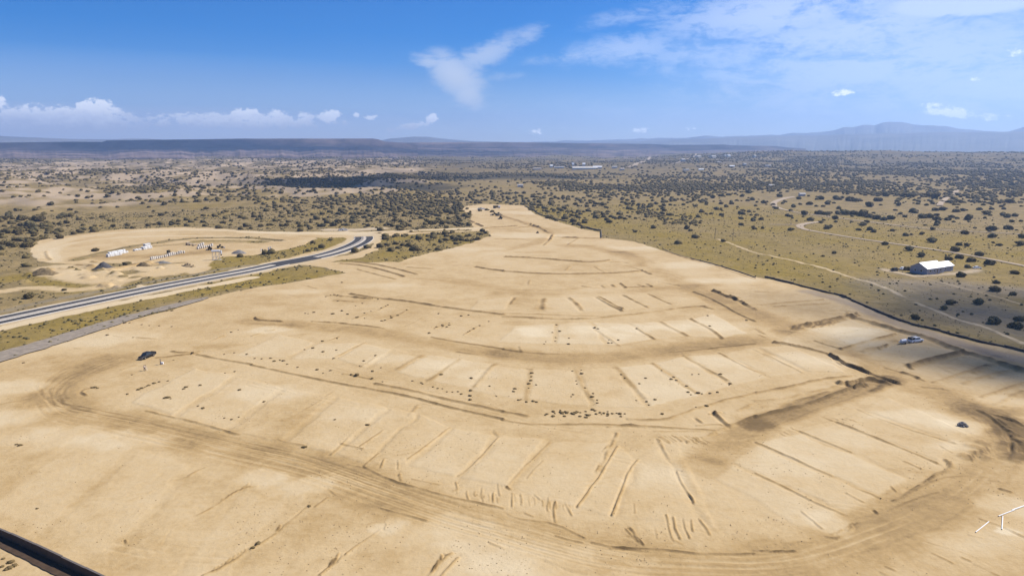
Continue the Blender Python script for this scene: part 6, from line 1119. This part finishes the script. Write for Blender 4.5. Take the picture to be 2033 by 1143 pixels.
# ---- far buildings
def fbuild(u, v, w_, d_, h_, label, rz=0, col=None, rcol=None, name='building', flat=False):
    t = thing(name, label, 'building', at(u, v, -.3), rz); wm_ = col or WALLF
    if False:
        wl_ = MB().box(-w_/2, w_/2, -d_/2, d_/2, 0, h_).build('wall', wm_, t); MB().box(-w_/2-.3, w_/2+.3, -d_/2-.3, d_/2+.3, h_+.01, h_+.5).build('roof', rcol or ROOFM, t)
    else:
        wl_, _ = gable('wall', 'roof', w_, d_, h_, h_*(1.7 if w_ > 30 else 1.4), t, x0=-w_/2, y0=-d_/2, wmat=wm_, rmat=rcol or (ROOFM if col is not None else PALER), ov=.5)
    if False:
        n = max(2, int(w_/7))
        for k in range(min(n, 8)):
            x = -w_/2+(k+.5)*w_/min(n, 8); MB().box(x-1.0, x+1.0, -d_/2-.06, -d_/2-.005, h_*.35, h_*.75).build('window', GLASS, wl_)
WALLF = mat('pale_stucco', (.55, .51, .46), .9, 0, .1, .1); PALER = mat('pale_tin_roof', (.40, .37, .34), .7, 0, .2, .3); PALER2 = mat('cream_roof', (.58, .53, .45), .8); TANR = mat('tan_roof', (.42, .35, .28), .9); WF = mat('white_wall', (.74, .67, .55), .8)
for a in [(1161, 336, 62, 18, 4, 'long white building, longest of the far buildings on the plain', 0, WF, PALER2, 'building'), (1186, 335, 22, 14, 5, 'pale low building at the right end of the longest far building', 0, WF, None, 'building', True), (1137.5, 333.5, 5, 5, 10, 'narrow white tower at the left end of the longest far building', 0, WF, None, 'tower', True), (1159, 331.5, 7, 6, 8, 'small white silo shed behind the middle of the longest far building', 0, WF, None, 'building', True),
          (1094.5, 332.5, 7, 6, 5, 'tiny white shed alone left of the long white building', .2, WF, None, 'shed'), (1110, 334, 26, 9, 3.5, 'low pale shed left of the long white building', 0, None, None, 'shed'), (1066, 337, 20, 9, 3.5, 'low brown barn farthest left of the far buildings', .1, None, TANR, 'barn'), (1220, 334, 13, 9, 4, 'pale house right of the long white building', 0, None, None, 'house'), (1235, 338, 10, 8, 4, 'low house below and right of the long white building', .2, None, TANR, 'house'),
          (1355.5, 321, 12, 10, 7, 'pale gabled house left of the bluish village', .3, None, None, 'house'), (1386, 313, 26, 14, 6, 'blue grey shed roof, left of the pair in the village', .7, None, None, 'barn'), (1415, 313, 26, 14, 6, 'blue grey shed roof, right of the pair in the village', .7, None, None, 'barn'), (1441, 312, 10, 22, 6, 'white narrow building, left of the twin pair in the village', .1, WF, None, 'building'), (1446, 312, 10, 22, 6, 'white narrow building, right of the twin pair in the village', .1, WF, None, 'building'),
          (1453, 332.5, 12, 7, 4, 'bright white low house in the middle of the scrub plain', 0, WF, None, 'house', True), (1392, 338.5, 11, 6, 3, 'bright white trailer home by the pale road', 0, WF, None, 'mobile_home', True), (1362, 339, 14, 7, 3, 'pale low building left of the white trailer home', 0, None, None, 'building', True), (1478, 328, 9, 8, 4, 'pale house with a gable right of the white low house', .4, None, None, 'house'), (1525, 331, 14, 7, 3.5, 'long pale house farthest right on the scrub plain', 0, None, None, 'house', True), (1498, 313, 8, 8, 7, 'pale tall gabled house on the rise right of the village', .5, None, None, 'house'),
          (1427, 323.5, 10, 6, 3, 'low white roof in front of the village sheds', 0, None, None, 'house', True), (1531, 371, 7, 5, 3, 'small pale cabin among the dark junipers', 0, None, None, 'cabin', True), (1592, 389, 7, 5, 3, 'pale shed at the head of the upper dirt track', 0, None, None, 'shed', True), (1033, 371, 8, 5, 3, 'small pale shed in the scrub beyond the graded ground', 0, None, None, 'shed', True)]: fbuild(*a)
print('objects', len(bpy.data.objects))
